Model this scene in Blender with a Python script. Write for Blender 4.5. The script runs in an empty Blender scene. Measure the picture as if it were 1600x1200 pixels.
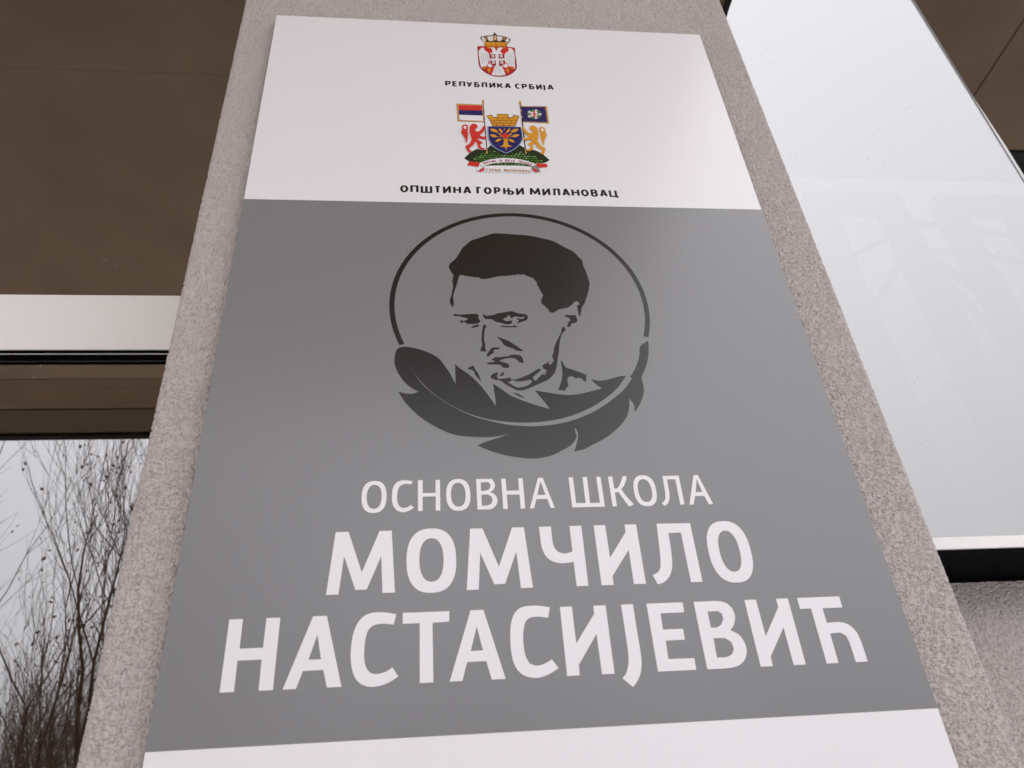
import bpy, math, random
import numpy as np
from mathutils import Matrix, Vector
from mathutils.geometry import tessellate_polygon, delaunay_2d_cdt

S = bpy.context.scene
C = S.collection
# ------------------------------------------------------------------ camera
cd = bpy.data.cameras.new('camera')
cam = bpy.data.objects.new('camera', cd)
C.objects.link(cam)
cam.matrix_world = Matrix((
    (0.9935548, 0.00530337, -0.11322865, -0.10425848),
    (-0.09024032, -0.56749376, -0.81841769, -0.62539054),
    (-0.06859692, 0.82336062, -0.56335758, 1.75326245),
    (0, 0, 0, 1)))
cd.sensor_fit = 'HORIZONTAL'
cd.sensor_width = 36
cd.lens = 1230.25 / 1600 * 36
cd.clip_start = 0.02
cd.clip_end = 2000
cd.dof.use_dof = True
cd.dof.focus_distance = 0.92
cd.dof.aperture_fstop = 12
S.camera = cam
# ------------------------------------------------------------------ overcast sky and soft sun
SUN_EL, SUN_AZ = math.radians(48), math.radians(158)      # azimuth from +y towards +x
w = bpy.data.worlds.new('World')
S.world = w
w.use_nodes = True
nt = w.node_tree
sky = nt.nodes.new('ShaderNodeTexSky')
sky.sky_type = 'NISHITA'
sky.sun_disc = False
sky.sun_elevation = SUN_EL
sky.sun_rotation = SUN_AZ
sky.dust_density = 5
mx = nt.nodes.new('ShaderNodeMix')
mx.data_type = 'RGBA'
mx.inputs[0].default_value = 0.985
nt.links.new(sky.outputs[0], mx.inputs[6])
# cloud deck of an overcast day: three times brighter overhead than at the horizon
tcw = nt.nodes.new('ShaderNodeTexCoord')
sep = nt.nodes.new('ShaderNodeSeparateXYZ')
nt.links.new(tcw.outputs['Generated'], sep.inputs[0])
ramp = nt.nodes.new('ShaderNodeMapRange')
ramp.inputs[3].default_value, ramp.inputs[4].default_value = 1 / 3, 1
nt.links.new(sep.outputs[2], ramp.inputs[0])
cl = nt.nodes.new('ShaderNodeVectorMath'); cl.operation = 'SCALE'
cl.inputs[0].default_value = (16.0, 15.8, 16.6)
nt.links.new(ramp.outputs[0], cl.inputs['Scale'])
nt.links.new(cl.outputs[0], mx.inputs[7])
bg = nt.nodes['Background']
bg.inputs[1].default_value = 0.1
nt.links.new(mx.outputs[2], bg.inputs[0])
sd = bpy.data.lights.new('sun', 'SUN')
sd.energy = 0.5
sd.angle = math.radians(120)
sd.color = (1, 0.99, 0.985)
so = bpy.data.objects.new('sun', sd)
C.objects.link(so)
dirv = Vector((math.sin(SUN_AZ) * math.cos(SUN_EL), math.cos(SUN_AZ) * math.cos(SUN_EL), math.sin(SUN_EL)))
so.rotation_euler = dirv.to_track_quat('Z', 'Y').to_euler()
so.location = dirv * 30
S.view_settings.view_transform = 'Standard'
S.view_settings.look = 'None'
S.view_settings.gamma = 1
S.view_settings.exposure = 0.92

# ------------------------------------------------------------------ materials
def mat(name, col, rough=0.5, spec=0.5, metal=0, noise=0, nscale=30, bump=0, bscale=300, rnoise=0):
    m = bpy.data.materials.new(name)
    m.use_nodes = True
    n, l = m.node_tree.nodes, m.node_tree.links
    b = n['Principled BSDF']
    b.inputs['Base Color'].default_value = (*col, 1)
    b.inputs['Roughness'].default_value = rough
    b.inputs['Specular IOR Level'].default_value = spec
    b.inputs['Metallic'].default_value = metal
    tc = n.new('ShaderNodeTexCoord')
    if noise:
        t = n.new('ShaderNodeTexNoise')
        t.inputs['Scale'].default_value = nscale
        t.inputs['Detail'].default_value = 6
        l.new(tc.outputs['Object'], t.inputs['Vector'])
        r = n.new('ShaderNodeMapRange')
        r.inputs[1].default_value, r.inputs[2].default_value = 0.3, 0.7
        r.inputs[3].default_value, r.inputs[4].default_value = 1 - noise, 1 + noise
        l.new(t.outputs[0], r.inputs[0])
        v = n.new('ShaderNodeMix'); v.data_type = 'RGBA'; v.blend_type = 'MULTIPLY'
        v.inputs[0].default_value = 1
        v.inputs[6].default_value = (*col, 1)
        l.new(r.outputs[0], v.inputs[7])
        l.new(v.outputs[2], b.inputs['Base Color'])
    if rnoise:                                               # faint handling marks: uneven gloss
        t = n.new('ShaderNodeTexNoise')
        t.inputs['Scale'].default_value = 5
        t.inputs['Detail'].default_value = 3
        l.new(tc.outputs['Object'], t.inputs['Vector'])
        r = n.new('ShaderNodeMapRange')
        r.inputs[1].default_value, r.inputs[2].default_value = 0.1, 0.9
        r.inputs[3].default_value, r.inputs[4].default_value = rough - rnoise, rough + 2.5 * rnoise
        l.new(t.outputs[0], r.inputs[0])
        l.new(r.outputs[0], b.inputs['Roughness'])
    if bump:
        t = n.new('ShaderNodeTexNoise')
        t.inputs['Scale'].default_value = bscale
        t.inputs['Detail'].default_value = 4
        l.new(tc.outputs['Object'], t.inputs['Vector'])
        bp = n.new('ShaderNodeBump')
        bp.inputs['Strength'].default_value = bump
        bp.inputs['Distance'].default_value = 0.001
        l.new(t.outputs[0], bp.inputs['Height'])
        l.new(bp.outputs[0], b.inputs['Normal'])
    return m

def glass_mat(name, ior, tint):
    m = bpy.data.materials.new(name)
    m.use_nodes = True
    n, l = m.node_tree.nodes, m.node_tree.links
    n.remove(n['Principled BSDF'])
    tr = n.new('ShaderNodeBsdfTransparent'); tr.inputs[0].default_value = (*tint, 1)
    gl = n.new('ShaderNodeBsdfGlossy'); gl.inputs['Roughness'].default_value = 0.0
    fr = n.new('ShaderNodeFresnel'); fr.inputs[0].default_value = ior
    # scattered dried droplets and dust specks dull the pane here and there
    tc = n.new('ShaderNodeTexCoord')
    vo = n.new('ShaderNodeTexVoronoi'); vo.inputs['Scale'].default_value = 110
    l.new(tc.outputs['Object'], vo.inputs['Vector'])
    lt = n.new('ShaderNodeMath'); lt.operation = 'LESS_THAN'; lt.inputs[1].default_value = 0.13
    l.new(vo.outputs['Distance'], lt.inputs[0])
    ns = n.new('ShaderNodeTexNoise'); ns.inputs['Scale'].default_value = 9; ns.inputs['Detail'].default_value = 3
    l.new(tc.outputs['Object'], ns.inputs['Vector'])
    gt = n.new('ShaderNodeMath'); gt.operation = 'GREATER_THAN'; gt.inputs[1].default_value = 0.585
    l.new(ns.outputs[0], gt.inputs[0])
    mu = n.new('ShaderNodeMath'); mu.operation = 'MULTIPLY'
    l.new(lt.outputs[0], mu.inputs[0]); l.new(gt.outputs[0], mu.inputs[1])
    m2 = n.new('ShaderNodeMath'); m2.operation = 'MULTIPLY'; m2.inputs[1].default_value = 0.28
    l.new(mu.outputs[0], m2.inputs[0])
    df = n.new('ShaderNodeBsdfDiffuse'); df.inputs[0].default_value = (.6, .58, .55, 1)
    a = n.new('ShaderNodeMixShader'); bsh = n.new('ShaderNodeMixShader')
    l.new(fr.outputs[0], a.inputs[0]); l.new(tr.outputs[0], a.inputs[1]); l.new(gl.outputs[0], a.inputs[2])
    l.new(m2.outputs[0], bsh.inputs[0]); l.new(a.outputs[0], bsh.inputs[1]); l.new(df.outputs[0], bsh.inputs[2])
    l.new(bsh.outputs[0], n['Material Output'].inputs[0])
    return m

def clear_mat(name):
    m = bpy.data.materials.new(name)
    m.use_nodes = True
    n, l = m.node_tree.nodes, m.node_tree.links
    n.remove(n['Principled BSDF'])
    tr = n.new('ShaderNodeBsdfTransparent'); tr.inputs[0].default_value = (.985, .99, .987, 1)
    l.new(tr.outputs[0], n['Material Output'].inputs[0])
    return m

def stucco_mat(name, col):
    m = mat(name, col, rough=0.92, spec=0.25, noise=0.1, nscale=260, bump=0.6, bscale=900)
    return m

PR = dict(rough=0.25, spec=0.55, rnoise=.012)
INK = {k: mat('ink_' + k, v, **PR) for k, v in dict(
    white=(.815, .80, .825), field=(.210, .213, .219), black=(.007, .007, .008), type=(.004, .004, .004),
    logo=(.002, .002, .002), red=(.62, .025, .02), crimson=(.33, .012, .03), navy=(.008, .008, .11),
    gold=(.68, .30, .02), goldb=(.42, .21, .06), gold2=(.50, .27, .09), orange=(.55, .13, .01), peach=(.72, .45, .28),
    pale=(.74, .68, .62), grey=(.42, .45, .45), dgrey=(.22, .22, .22), brown=(.20, .08, .012), dgreen=(.004, .018, .004),
    green=(.05, .22, .02), mgreen=(.025, .11, .015), lgreen=(.17, .33, .10), lblue=(.22, .32, .52), motto=(.36, .03, .07)).items()}
M = dict(
    board=INK['white'], core=mat('board_core', (.25, .25, .26), .6),
    stucco=stucco_mat('stucco', (.53, .478, .458)),
    stucco2=mat('stucco_small_relief', (.53, .475, .45), rough=.92, spec=.25, noise=.14, nscale=240, bump=1.0, bscale=330),
    frame=mat('white_aluminium', (.87, .85, .835), .32, .5, bump=.02, bscale=80),
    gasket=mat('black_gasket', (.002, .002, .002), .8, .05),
    sill=mat('black_sheet_metal', (.0022, .0022, .0035), .6, .03, noise=.3, nscale=20),
    glass=glass_mat('coated_glass', 3.75, (.86, .87, .86)),
    glass2=glass_mat('inner_glass', 2.4, (.9, .9, .9)),
    pale=mat('pale_partition_paint', (.85, .77, .735), .9, .2),
    stair=mat('grey_stair_paint', (.40, .395, .42), .8, .2),
    pot=mat('clay_pot', (.30, .12, .07), .8, .2, noise=.2),
    yucca=mat('yucca_leaf', (.05, .085, .035), .5, .4, noise=.3),
    soffit=mat('brown_soffit_board', (.50, .345, .22), .55, .3, noise=.1, nscale=3),
    soffit2=mat('dark_brown_soffit_trim', (.215, .15, .095), .5, .3, noise=.12, nscale=4),
    soffit3=mat('brown_edge_soffit', (.37, .235, .14), .55, .3, noise=.1, nscale=3),
    fascia=mat('dark_fascia_metal', (.02, .015, .013), .45, .4),
    clear=clear_mat('clear_glass_edge'),
    roof=mat('roof_deck', (.12, .11, .11), .8),
    inside=mat('dim_interior_paint', (.075, .055, .04), .9),
    floor=mat('interior_floor', (.12, .10, .08), .6),
    ground=mat('light_concrete_paving', (.56, .55, .55), .9, .2, noise=.15, nscale=2, bump=.5, bscale=60),
    grass=mat('winter_grass', (.07, .075, .03), .95, .1, noise=.4, nscale=5),
    needle=mat('dark_spruce_needles', (.022, .035, .020), .8, .2, noise=.4, nscale=3),
    bark=mat('grey_brown_bark', (.15, .092, .062), .9, .2, noise=.3, nscale=20, bump=.5, bscale=80),
    leaf=mat('dry_leaf', (.24, .125, .065), .8, .2, noise=.4, nscale=9),
    steel=mat('grey_painted_steel', (.03, .033, .042), .45, .5),
    plaster=mat('house_plaster', (.42, .37, .33), .9, .2, noise=.1, nscale=1.5),
    plaster2=mat('house_plaster_ochre', (.40, .31, .20), .9, .2, noise=.1, nscale=1.5),
    tile=mat('clay_roof_tile', (.23, .085, .05), .85, .2, noise=.25, nscale=4),
    hglass=mat('dark_window_glass', (.02, .025, .03), .05, .6),
    hframe=mat('house_window_frame', (.7, .68, .65), .4),
)

# ------------------------------------------------------------------ helpers
def link(name, me, parent=None, loc=None):
    o = bpy.data.objects.new(name, me)
    C.objects.link(o)
    if parent: o.parent = parent
    if loc: o.location = loc
    return o

def tag(o, label, cat, group=None):
    o['label'] = label
    o['category'] = cat
    if group: o['group'] = group
    return o

def thing(name, loc, label, cat, group=None):
    return tag(link(name, None, None, loc), label, cat, group)

def mesh(name, verts, faces, mats, parent=None, loc=None, idx=None, smooth=False):
    me = bpy.data.meshes.new(name)
    me.from_pydata(verts, [], faces)
    for m in (mats if isinstance(mats, (list, tuple)) else [mats]): me.materials.append(m)
    if idx is not None: me.polygons.foreach_set('material_index', idx)
    if smooth: me.polygons.foreach_set('use_smooth', [True] * len(faces))
    me.update()
    return link(name, me, parent, loc)

def boxgeo(x0, x1, y0, y1, z0, z1, b=0.0):
    """box with chamfered edges"""
    if b <= 0:
        v = [(x, y, z) for x in (x0, x1) for y in (y0, y1) for z in (z0, z1)]
        f = [(0, 1, 3, 2), (4, 6, 7, 5), (0, 4, 5, 1), (2, 3, 7, 6), (0, 2, 6, 4), (1, 5, 7, 3)]
        return v, f
    import bmesh
    bm = bmesh.new()
    bmesh.ops.create_cube(bm, size=1)
    for q in bm.verts:
        q.co = ((x0 + x1) / 2 + q.co.x * (x1 - x0), (y0 + y1) / 2 + q.co.y * (y1 - y0), (z0 + z1) / 2 + q.co.z * (z1 - z0))
    bmesh.ops.bevel(bm, geom=list(bm.edges), offset=b, segments=2, affect='EDGES', profile=0.5)
    bm.verts.index_update()
    v = [tuple(q.co) for q in bm.verts]
    f = [tuple(q.index for q in fc.verts) for fc in bm.faces]
    bm.free()
    return v, f

def box(name, x0, x1, y0, y1, z0, z1, m, parent=None, b=0.0, loc=None):
    v, f = boxgeo(x0, x1, y0, y1, z0, z1, b)
    return mesh(name, v, f, m, parent, loc)

def prism(name, poly, y0, y1, m, parent=None, loc=None):
    """x-z outline given thickness along y"""
    n = len(poly)
    v = [(x, y0, z) for x, z in poly] + [(x, y1, z) for x, z in poly]
    tri = tessellate_polygon([[Vector((x, z, 0)) for x, z in poly]])
    f = [tuple(t) for t in tri] + [tuple(n + i for i in reversed(t)) for t in tri]
    f += [(i, (i + 1) % n, n + (i + 1) % n, n + i) for i in range(n)]
    o = mesh(name, v, f, m, parent, loc)
    import bmesh
    bm = bmesh.new(); bm.from_mesh(o.data)
    bmesh.ops.recalc_face_normals(bm, faces=bm.faces)
    bm.to_mesh(o.data); bm.free()
    return o


def pane(name, x0, x1, y0, y1, z0, z1, m, parent, base):
    """glass sheet: coated outer face, clear back and edges"""
    v, f = boxgeo(x0 - base.x, x1 - base.x, y0 - base.y, y1 - base.y, z0 - base.z, z1 - base.z)
    return mesh(name, v, f, [M['clear'], m], parent, idx=[0, 0, 1, 0, 0, 0])

PORTRAIT = {
 'hair': [[(-75.3,537.2),(-74.2,540.7),(-71.6,544.3),(-67.8,548.6),(-64,555.8),(-60,564.5),(-55.7,569.6),(-50.7,575.6),(-43.1,579.4),(-36.5,582.5),(-28.9,586.1),(-23.4,587.8),(-18,587.9),(-0.8,586.8),(17.4,584.9),(31.2,581),(41.7,577.5),(51.8,569.6),(62.8,561.7),(68.3,553.1),(71.4,548.1),(71.6,540.3),(73.4,533.2),(74.8,523.4),(75.4,515.8),(74.8,511),(72.1,501.4),(69,493.3),(66.6,486.7),(64,482.7),(62,478.7),(62.5,476.8),(61.1,474.8),(60.3,470.3),(59.1,469.2),(58.2,472.2),(57.9,478.7),(58.1,484.2),(60.8,485),(60.5,487.3),(58.7,489.5),(56,488.6),(52.5,484.6),(48.5,481),(43.2,479.2),(37.9,477.9),(33.5,474.6),(30.9,473.6),(27.9,474.2),(26.8,477.8),(23.6,482.4),(20.4,486.3),(20.9,489.2),(19.7,491.6),(22,492.6),(21.7,494.9),(23.5,496.9),(21.4,502.2),(19.4,509),(17.5,513),(18.7,515.1),(17,517.1),(15.2,520.5),(12.3,522.6),(8.3,524.6),(4.3,527.3),(1.1,525.9),(-1.9,527.2),(-4.2,525.1),(-7.2,525.8),(-11.5,524.7),(-17.7,524.2),(-22.9,523.8),(-27.6,521.8),(-28.6,522.7),(-30.2,521.3),(-37.5,519.4),(-42.6,520.2),(-44,522.2),(-46.6,521.8),(-52.7,522.8),(-57.8,523.7),(-61.8,525.3),(-63.9,524.6),(-65.2,521.5),(-66.7,514.7),(-68.5,508),(-70.1,502.6),(-71.8,494.7),(-71.3,487.5),(-72,481),(-73.4,480.6),(-74.1,483.6),(-75.5,486.8),(-74.9,492),(-73.3,497.3),(-72.4,503.9),(-71.4,509.3),(-72.1,514.7),(-71.3,521.5),(-70.3,523.5),(-71.5,526.2),(-73.4,530.3),(-74.7,533.8)]],
 'face_brow': [[(-72.3,469.7),(-71.5,471.3),(-69.5,471.6),(-68.5,470.7),(-63.1,470.4),(-57.7,471.3),(-50.8,471.7),(-47.3,471.1),(-46.2,468.6),(-46.8,466),(-44.9,462.9),(-45.8,460.3),(-48.4,458.7),(-54.3,458),(-58.6,458.4),(-61,460.6),(-62.5,460.6),(-64.3,458.4),(-64.9,460.9),(-66,463.4),(-64.8,463.6),(-63.4,462.1),(-60.4,462.8),(-57.7,464.7),(-58.7,466),(-62.3,466.9),(-66.6,468.4),(-71.5,468.7)]],
 'face_lid': [[(-54.9,453.7),(-53.4,455.3),(-49.4,456.9),(-46.7,457.4),(-46.7,455.7),(-48.5,454.4),(-52.5,453.4)]],
 'face_eye': [[(-42.4,470.8),(-40.9,471.1),(-38.5,469.2),(-35,469.6),(-30,470.6),(-26.9,472.3),(-20.9,473.6),(-15.8,474.9),(-10.8,475.2),(-6.9,473.3),(-2,472),(2.5,471.4),(4.2,469.5),(4.3,466.3),(2.9,463.7),(-0.2,462.2),(-3.8,460.5),(-6.4,459.1),(-7,460.1),(-5.2,462.4),(-5.6,463.9),(-7.5,465.2),(-6.4,466.2),(-2.5,465),(0.4,466),(1.2,467.8),(-0.2,468.4),(-2.3,467.3),(-6.3,468.2),(-10.8,467.7),(-11.9,465.6),(-13.3,466.8),(-14.6,469.4),(-16.1,470),(-17.3,467.2),(-19.8,466.2),(-21.4,464.6),(-20.5,463),(-17.1,462.1),(-12.6,463),(-11.9,462.1),(-12.9,459.2),(-15.9,458),(-19.8,458.2),(-23.7,459.6),(-28.6,461),(-31.4,462.9),(-33.3,464.6),(-37.2,464.8),(-39.7,464.8),(-41.1,467.3)]],
 'face_undereye': [[(-25.4,455.8),(-22.9,456.3),(-18,455.8),(-11.6,455.5),(-10.2,457.6),(-9.3,455.8),(-6.7,455.3),(-8.3,454.1),(-16.2,454.1),(-21.1,454.2),(-24,454.8)]],
 'face_nose': [[(-42.4,455.7),(-41,457.8),(-39.4,456.6),(-39.3,454.1),(-40.9,451),(-41.9,443.6),(-42.1,436.2),(-41.3,432.6),(-41.8,427.8),(-40.6,424.2),(-41.8,423),(-46.8,423.6),(-46.5,425.4),(-45.3,429),(-44.5,432),(-44.9,438.7),(-44.3,444.8),(-43.3,451)]],
 'face_cheek': [[(-29.2,441.7),(-27.7,441.7),(-23,439.3),(-17.4,436.3),(-13.7,433.2),(-9.1,429.6),(-3.8,424.4),(-4.7,423.5),(-9.5,424.1),(-13.2,426.5),(-18.8,429),(-23,432),(-24.2,435),(-26.9,438.9)]],
 'face_nostril': [[(-40.6,418.2),(-39.5,421.2),(-37.4,424.2),(-35.8,427.2),(-33.4,428.1),(-28.5,428.4),(-26.9,427.2),(-28.2,426),(-32.5,425.6),(-33.6,424.2),(-33,421.8),(-35.7,420),(-38.7,417.3),(-40.2,417)]],
 'face_mouth': [[(-36.1,413.5),(-33.6,415.2),(-31.1,416.8),(-30.2,415.8),(-24.4,416.6),(-18.6,417.6),(-15.6,419.1),(-10.8,419.1),(-7,418.2),(-4.9,414.6),(-4.2,408.7),(-5.8,409.3),(-8.6,409.9),(-10.3,412.2),(-13,414.6),(-15.4,415.2),(-19.7,414.9),(-26.6,412.9),(-28.1,411.3),(-24.8,410.1),(-21.1,408.7),(-18.9,406.4),(-18.7,404.6),(-20.5,402.9),(-24.3,403.1),(-26.3,404.1),(-27,406.4),(-30.7,407.2),(-38.3,407.3),(-40.2,407.6),(-41.1,409),(-39.1,409.6),(-33.9,410.2),(-33.1,411.7),(-35.2,412.3)]],
 'face_jaw': [[(-38.4,392),(-37.1,394.3),(-34.6,396.6),(-30.8,397.7),(-30.6,395.8),(-31.8,393.7),(-31.5,390.7),(-28.9,390),(-21.3,391),(-18.2,392.5),(-19.3,390.4),(-17.2,389.3),(-13.4,389.3),(-8.1,391.3),(-3.2,393.6),(1.8,396.4),(5.9,399.3),(9.9,402.1),(12.3,401.4),(11.6,399.3),(7.5,395.8),(3.3,391.8),(4.4,387.8),(6.3,388),(9,391.2),(12.6,394.9),(14.6,395.2),(15.8,393.5),(16.4,396.9),(17.7,398.1),(17,401),(14.6,401),(14.7,403.7),(13.5,404.5),(15.2,406.9),(18.7,408.6),(22.9,411.9),(21.2,409.8),(20.5,407.4),(22.9,406.8),(24.1,409.2),(26,410.7),(25.6,414.5),(24.9,417.5),(26.8,421.7),(27.7,426.5),(30.4,433.8),(33.5,440),(37.3,447.5),(38.3,452.5),(40.6,455.3),(42.6,451.9),(41,449.4),(38.1,445.6),(36,440),(33.9,431.4),(32.1,421.7),(30.4,414.5),(29.3,408.6),(27,400.4),(24.1,394.6),(18.3,388.8),(11.2,384.9),(3.4,381),(-3.5,377.6),(-9.2,376),(-13.9,376.6),(-19.2,380),(-24.6,383.6),(-29,388),(-33.7,388.6),(-37.3,390.5)],[(-21.7,385.7),(-16.8,388.5),(-12.2,386.7),(-5.6,387.3),(1.2,388.7),(1.9,386.1),(-2.2,382.1),(-6.1,380.8),(-11.8,379.4),(-16.3,381.7)]],
 'face_chin': [[(-30.3,394.2),(-27.9,394.6),(-26.7,397.7),(-25.1,398),(-24.6,395.7),(-25.8,393.9),(-28.2,393.2)]],
 'face_ear': [[(43.2,470.1),(45.3,470.8),(50.4,470.4),(55,470.7),(55.6,467.2),(56.2,464),(54.8,460.8),(51.7,459.8),(49.1,458.9),(47.7,455.7),(45.5,454.4),(44.4,455.3),(45.5,458.8),(46.6,462),(48.5,462.7),(48.3,465.2),(46.5,467.5),(44,468)]],
 'face_neck': [[(-60.7,403),(-57.8,404.2),(-55.6,405.7),(-53.7,405.3),(-53.2,402.4),(-51.4,399),(-49.3,394.4),(-48.1,389.2),(-47.6,386),(-49.1,388.7),(-51.7,392.7),(-53.5,395),(-53.8,397.8),(-56.1,400.9),(-57.9,400.9)]],
 'face_throat': [[(-18.3,373.6),(-14.1,373),(-10.6,371),(-6.4,367),(-8.9,367.9),(-12.5,369.9),(-15.6,371.8)]],
 'face_collar': [[(33.1,412.7),(34.8,409.8),(36.3,405.6),(38.4,402.7),(43.5,400.9),(49.9,397.9),(57.2,394.2),(55.7,386),(53.4,386.6),(52.2,389.2),(49.9,390.1),(48.1,391),(45.6,389.6),(44.8,391.2),(41.1,392.8),(38.3,391),(37.2,387.6),(37.6,383),(37.2,380.7),(34.7,377.9),(33.7,375.4),(31.2,375.7),(27,376.5),(28.3,379.7),(30.9,386.5),(32.8,393.4),(33.3,400.3),(33.2,406.2)]],
 'feather': [[(-127.5,427.3),(-122,429.2),(-113.4,427.9),(-103,424.4),(-92.7,418.6),(-86.8,413.2),(-81.8,404.7),(-77.3,396.2),(-72.4,384.1),(-72.3,407.8),(-67.3,402.5),(-58.9,395.1),(-50.8,385.7),(-42.9,373.3),(-34.9,358.5),(-35,369.2),(-36.3,384.5),(-29,378.3),(-19.3,370),(-7.8,363.9),(3.7,359.1),(16.5,354.6),(11,364.7),(3.9,376),(15.3,373.8),(28.8,371.1),(40.8,370.6),(55.1,373.5),(70.6,378),(65,382.8),(60.6,389.2),(69.1,387),(80,389.1),(89.4,392.2),(97,392.6),(99.5,390.6),(104.4,396.5),(110.6,407.4),(114.8,418.4),(117.4,429.6),(127.1,436.9),(125.1,422.8),(120.6,407.3),(113.9,393.9),(112.3,390.1),(112.7,381.6),(111.8,373.2),(108,363.9),(103.2,355.8),(98.7,349.8),(99.3,358.9),(96,366.1),(94.6,356.9),(91.3,346.9),(86.8,340),(80.7,333.2),(72.9,326.5),(63.5,319.9),(52.7,314.4),(43.9,309.8),(34.8,307.7),(38.3,316.5),(40.5,326),(39.7,330.8),(37.9,333.4),(38.5,327.9),(38.9,324.1),(36.2,318.4),(31,313.2),(25.7,310.1),(15.3,304.7),(5.2,301.8),(-6.3,300.9),(-19.1,302.6),(-33.4,306.1),(-44.4,310.4),(-54.4,315.5),(-45.6,319.7),(-34,323.7),(-22.7,327.9),(-32.2,325.5),(-43.7,324.2),(-56.7,324.6),(-71.3,326.3),(-84.1,331.2),(-97,339.4),(-106.7,347.2),(-114.8,356.1),(-121.4,365),(-127,375.7),(-119.9,373.4),(-113.2,373.3),(-107.9,375.3),(-114.9,380),(-121.6,387.2),(-127.6,397.6),(-130.8,408.1),(-130.9,416.6),(-129.7,424.1)]],
 'rib': [[(-117.6,408),(-112.5,397.5),(-103.2,384),(-93.3,372.8),(-80.2,361.6),(-63.9,351.6),(-47.6,345),(-31.2,341.2),(-14.7,339.7),(2,339.7),(19,341.8),(36.4,346.5),(54.4,354.3),(71.4,365.3),(85.5,377.6),(97,392.7),(102.8,390.1),(92.4,376.5),(78.3,364.2),(61,352.2),(42.8,343.5),(25.3,338.2),(8.3,335.7),(-8.4,335.5),(-24.8,337.5),(-41.2,341.6),(-57.4,347.6),(-73.7,356.6),(-88.4,367.7),(-101.6,380.9),(-110.8,394.4)]],
}
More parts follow.
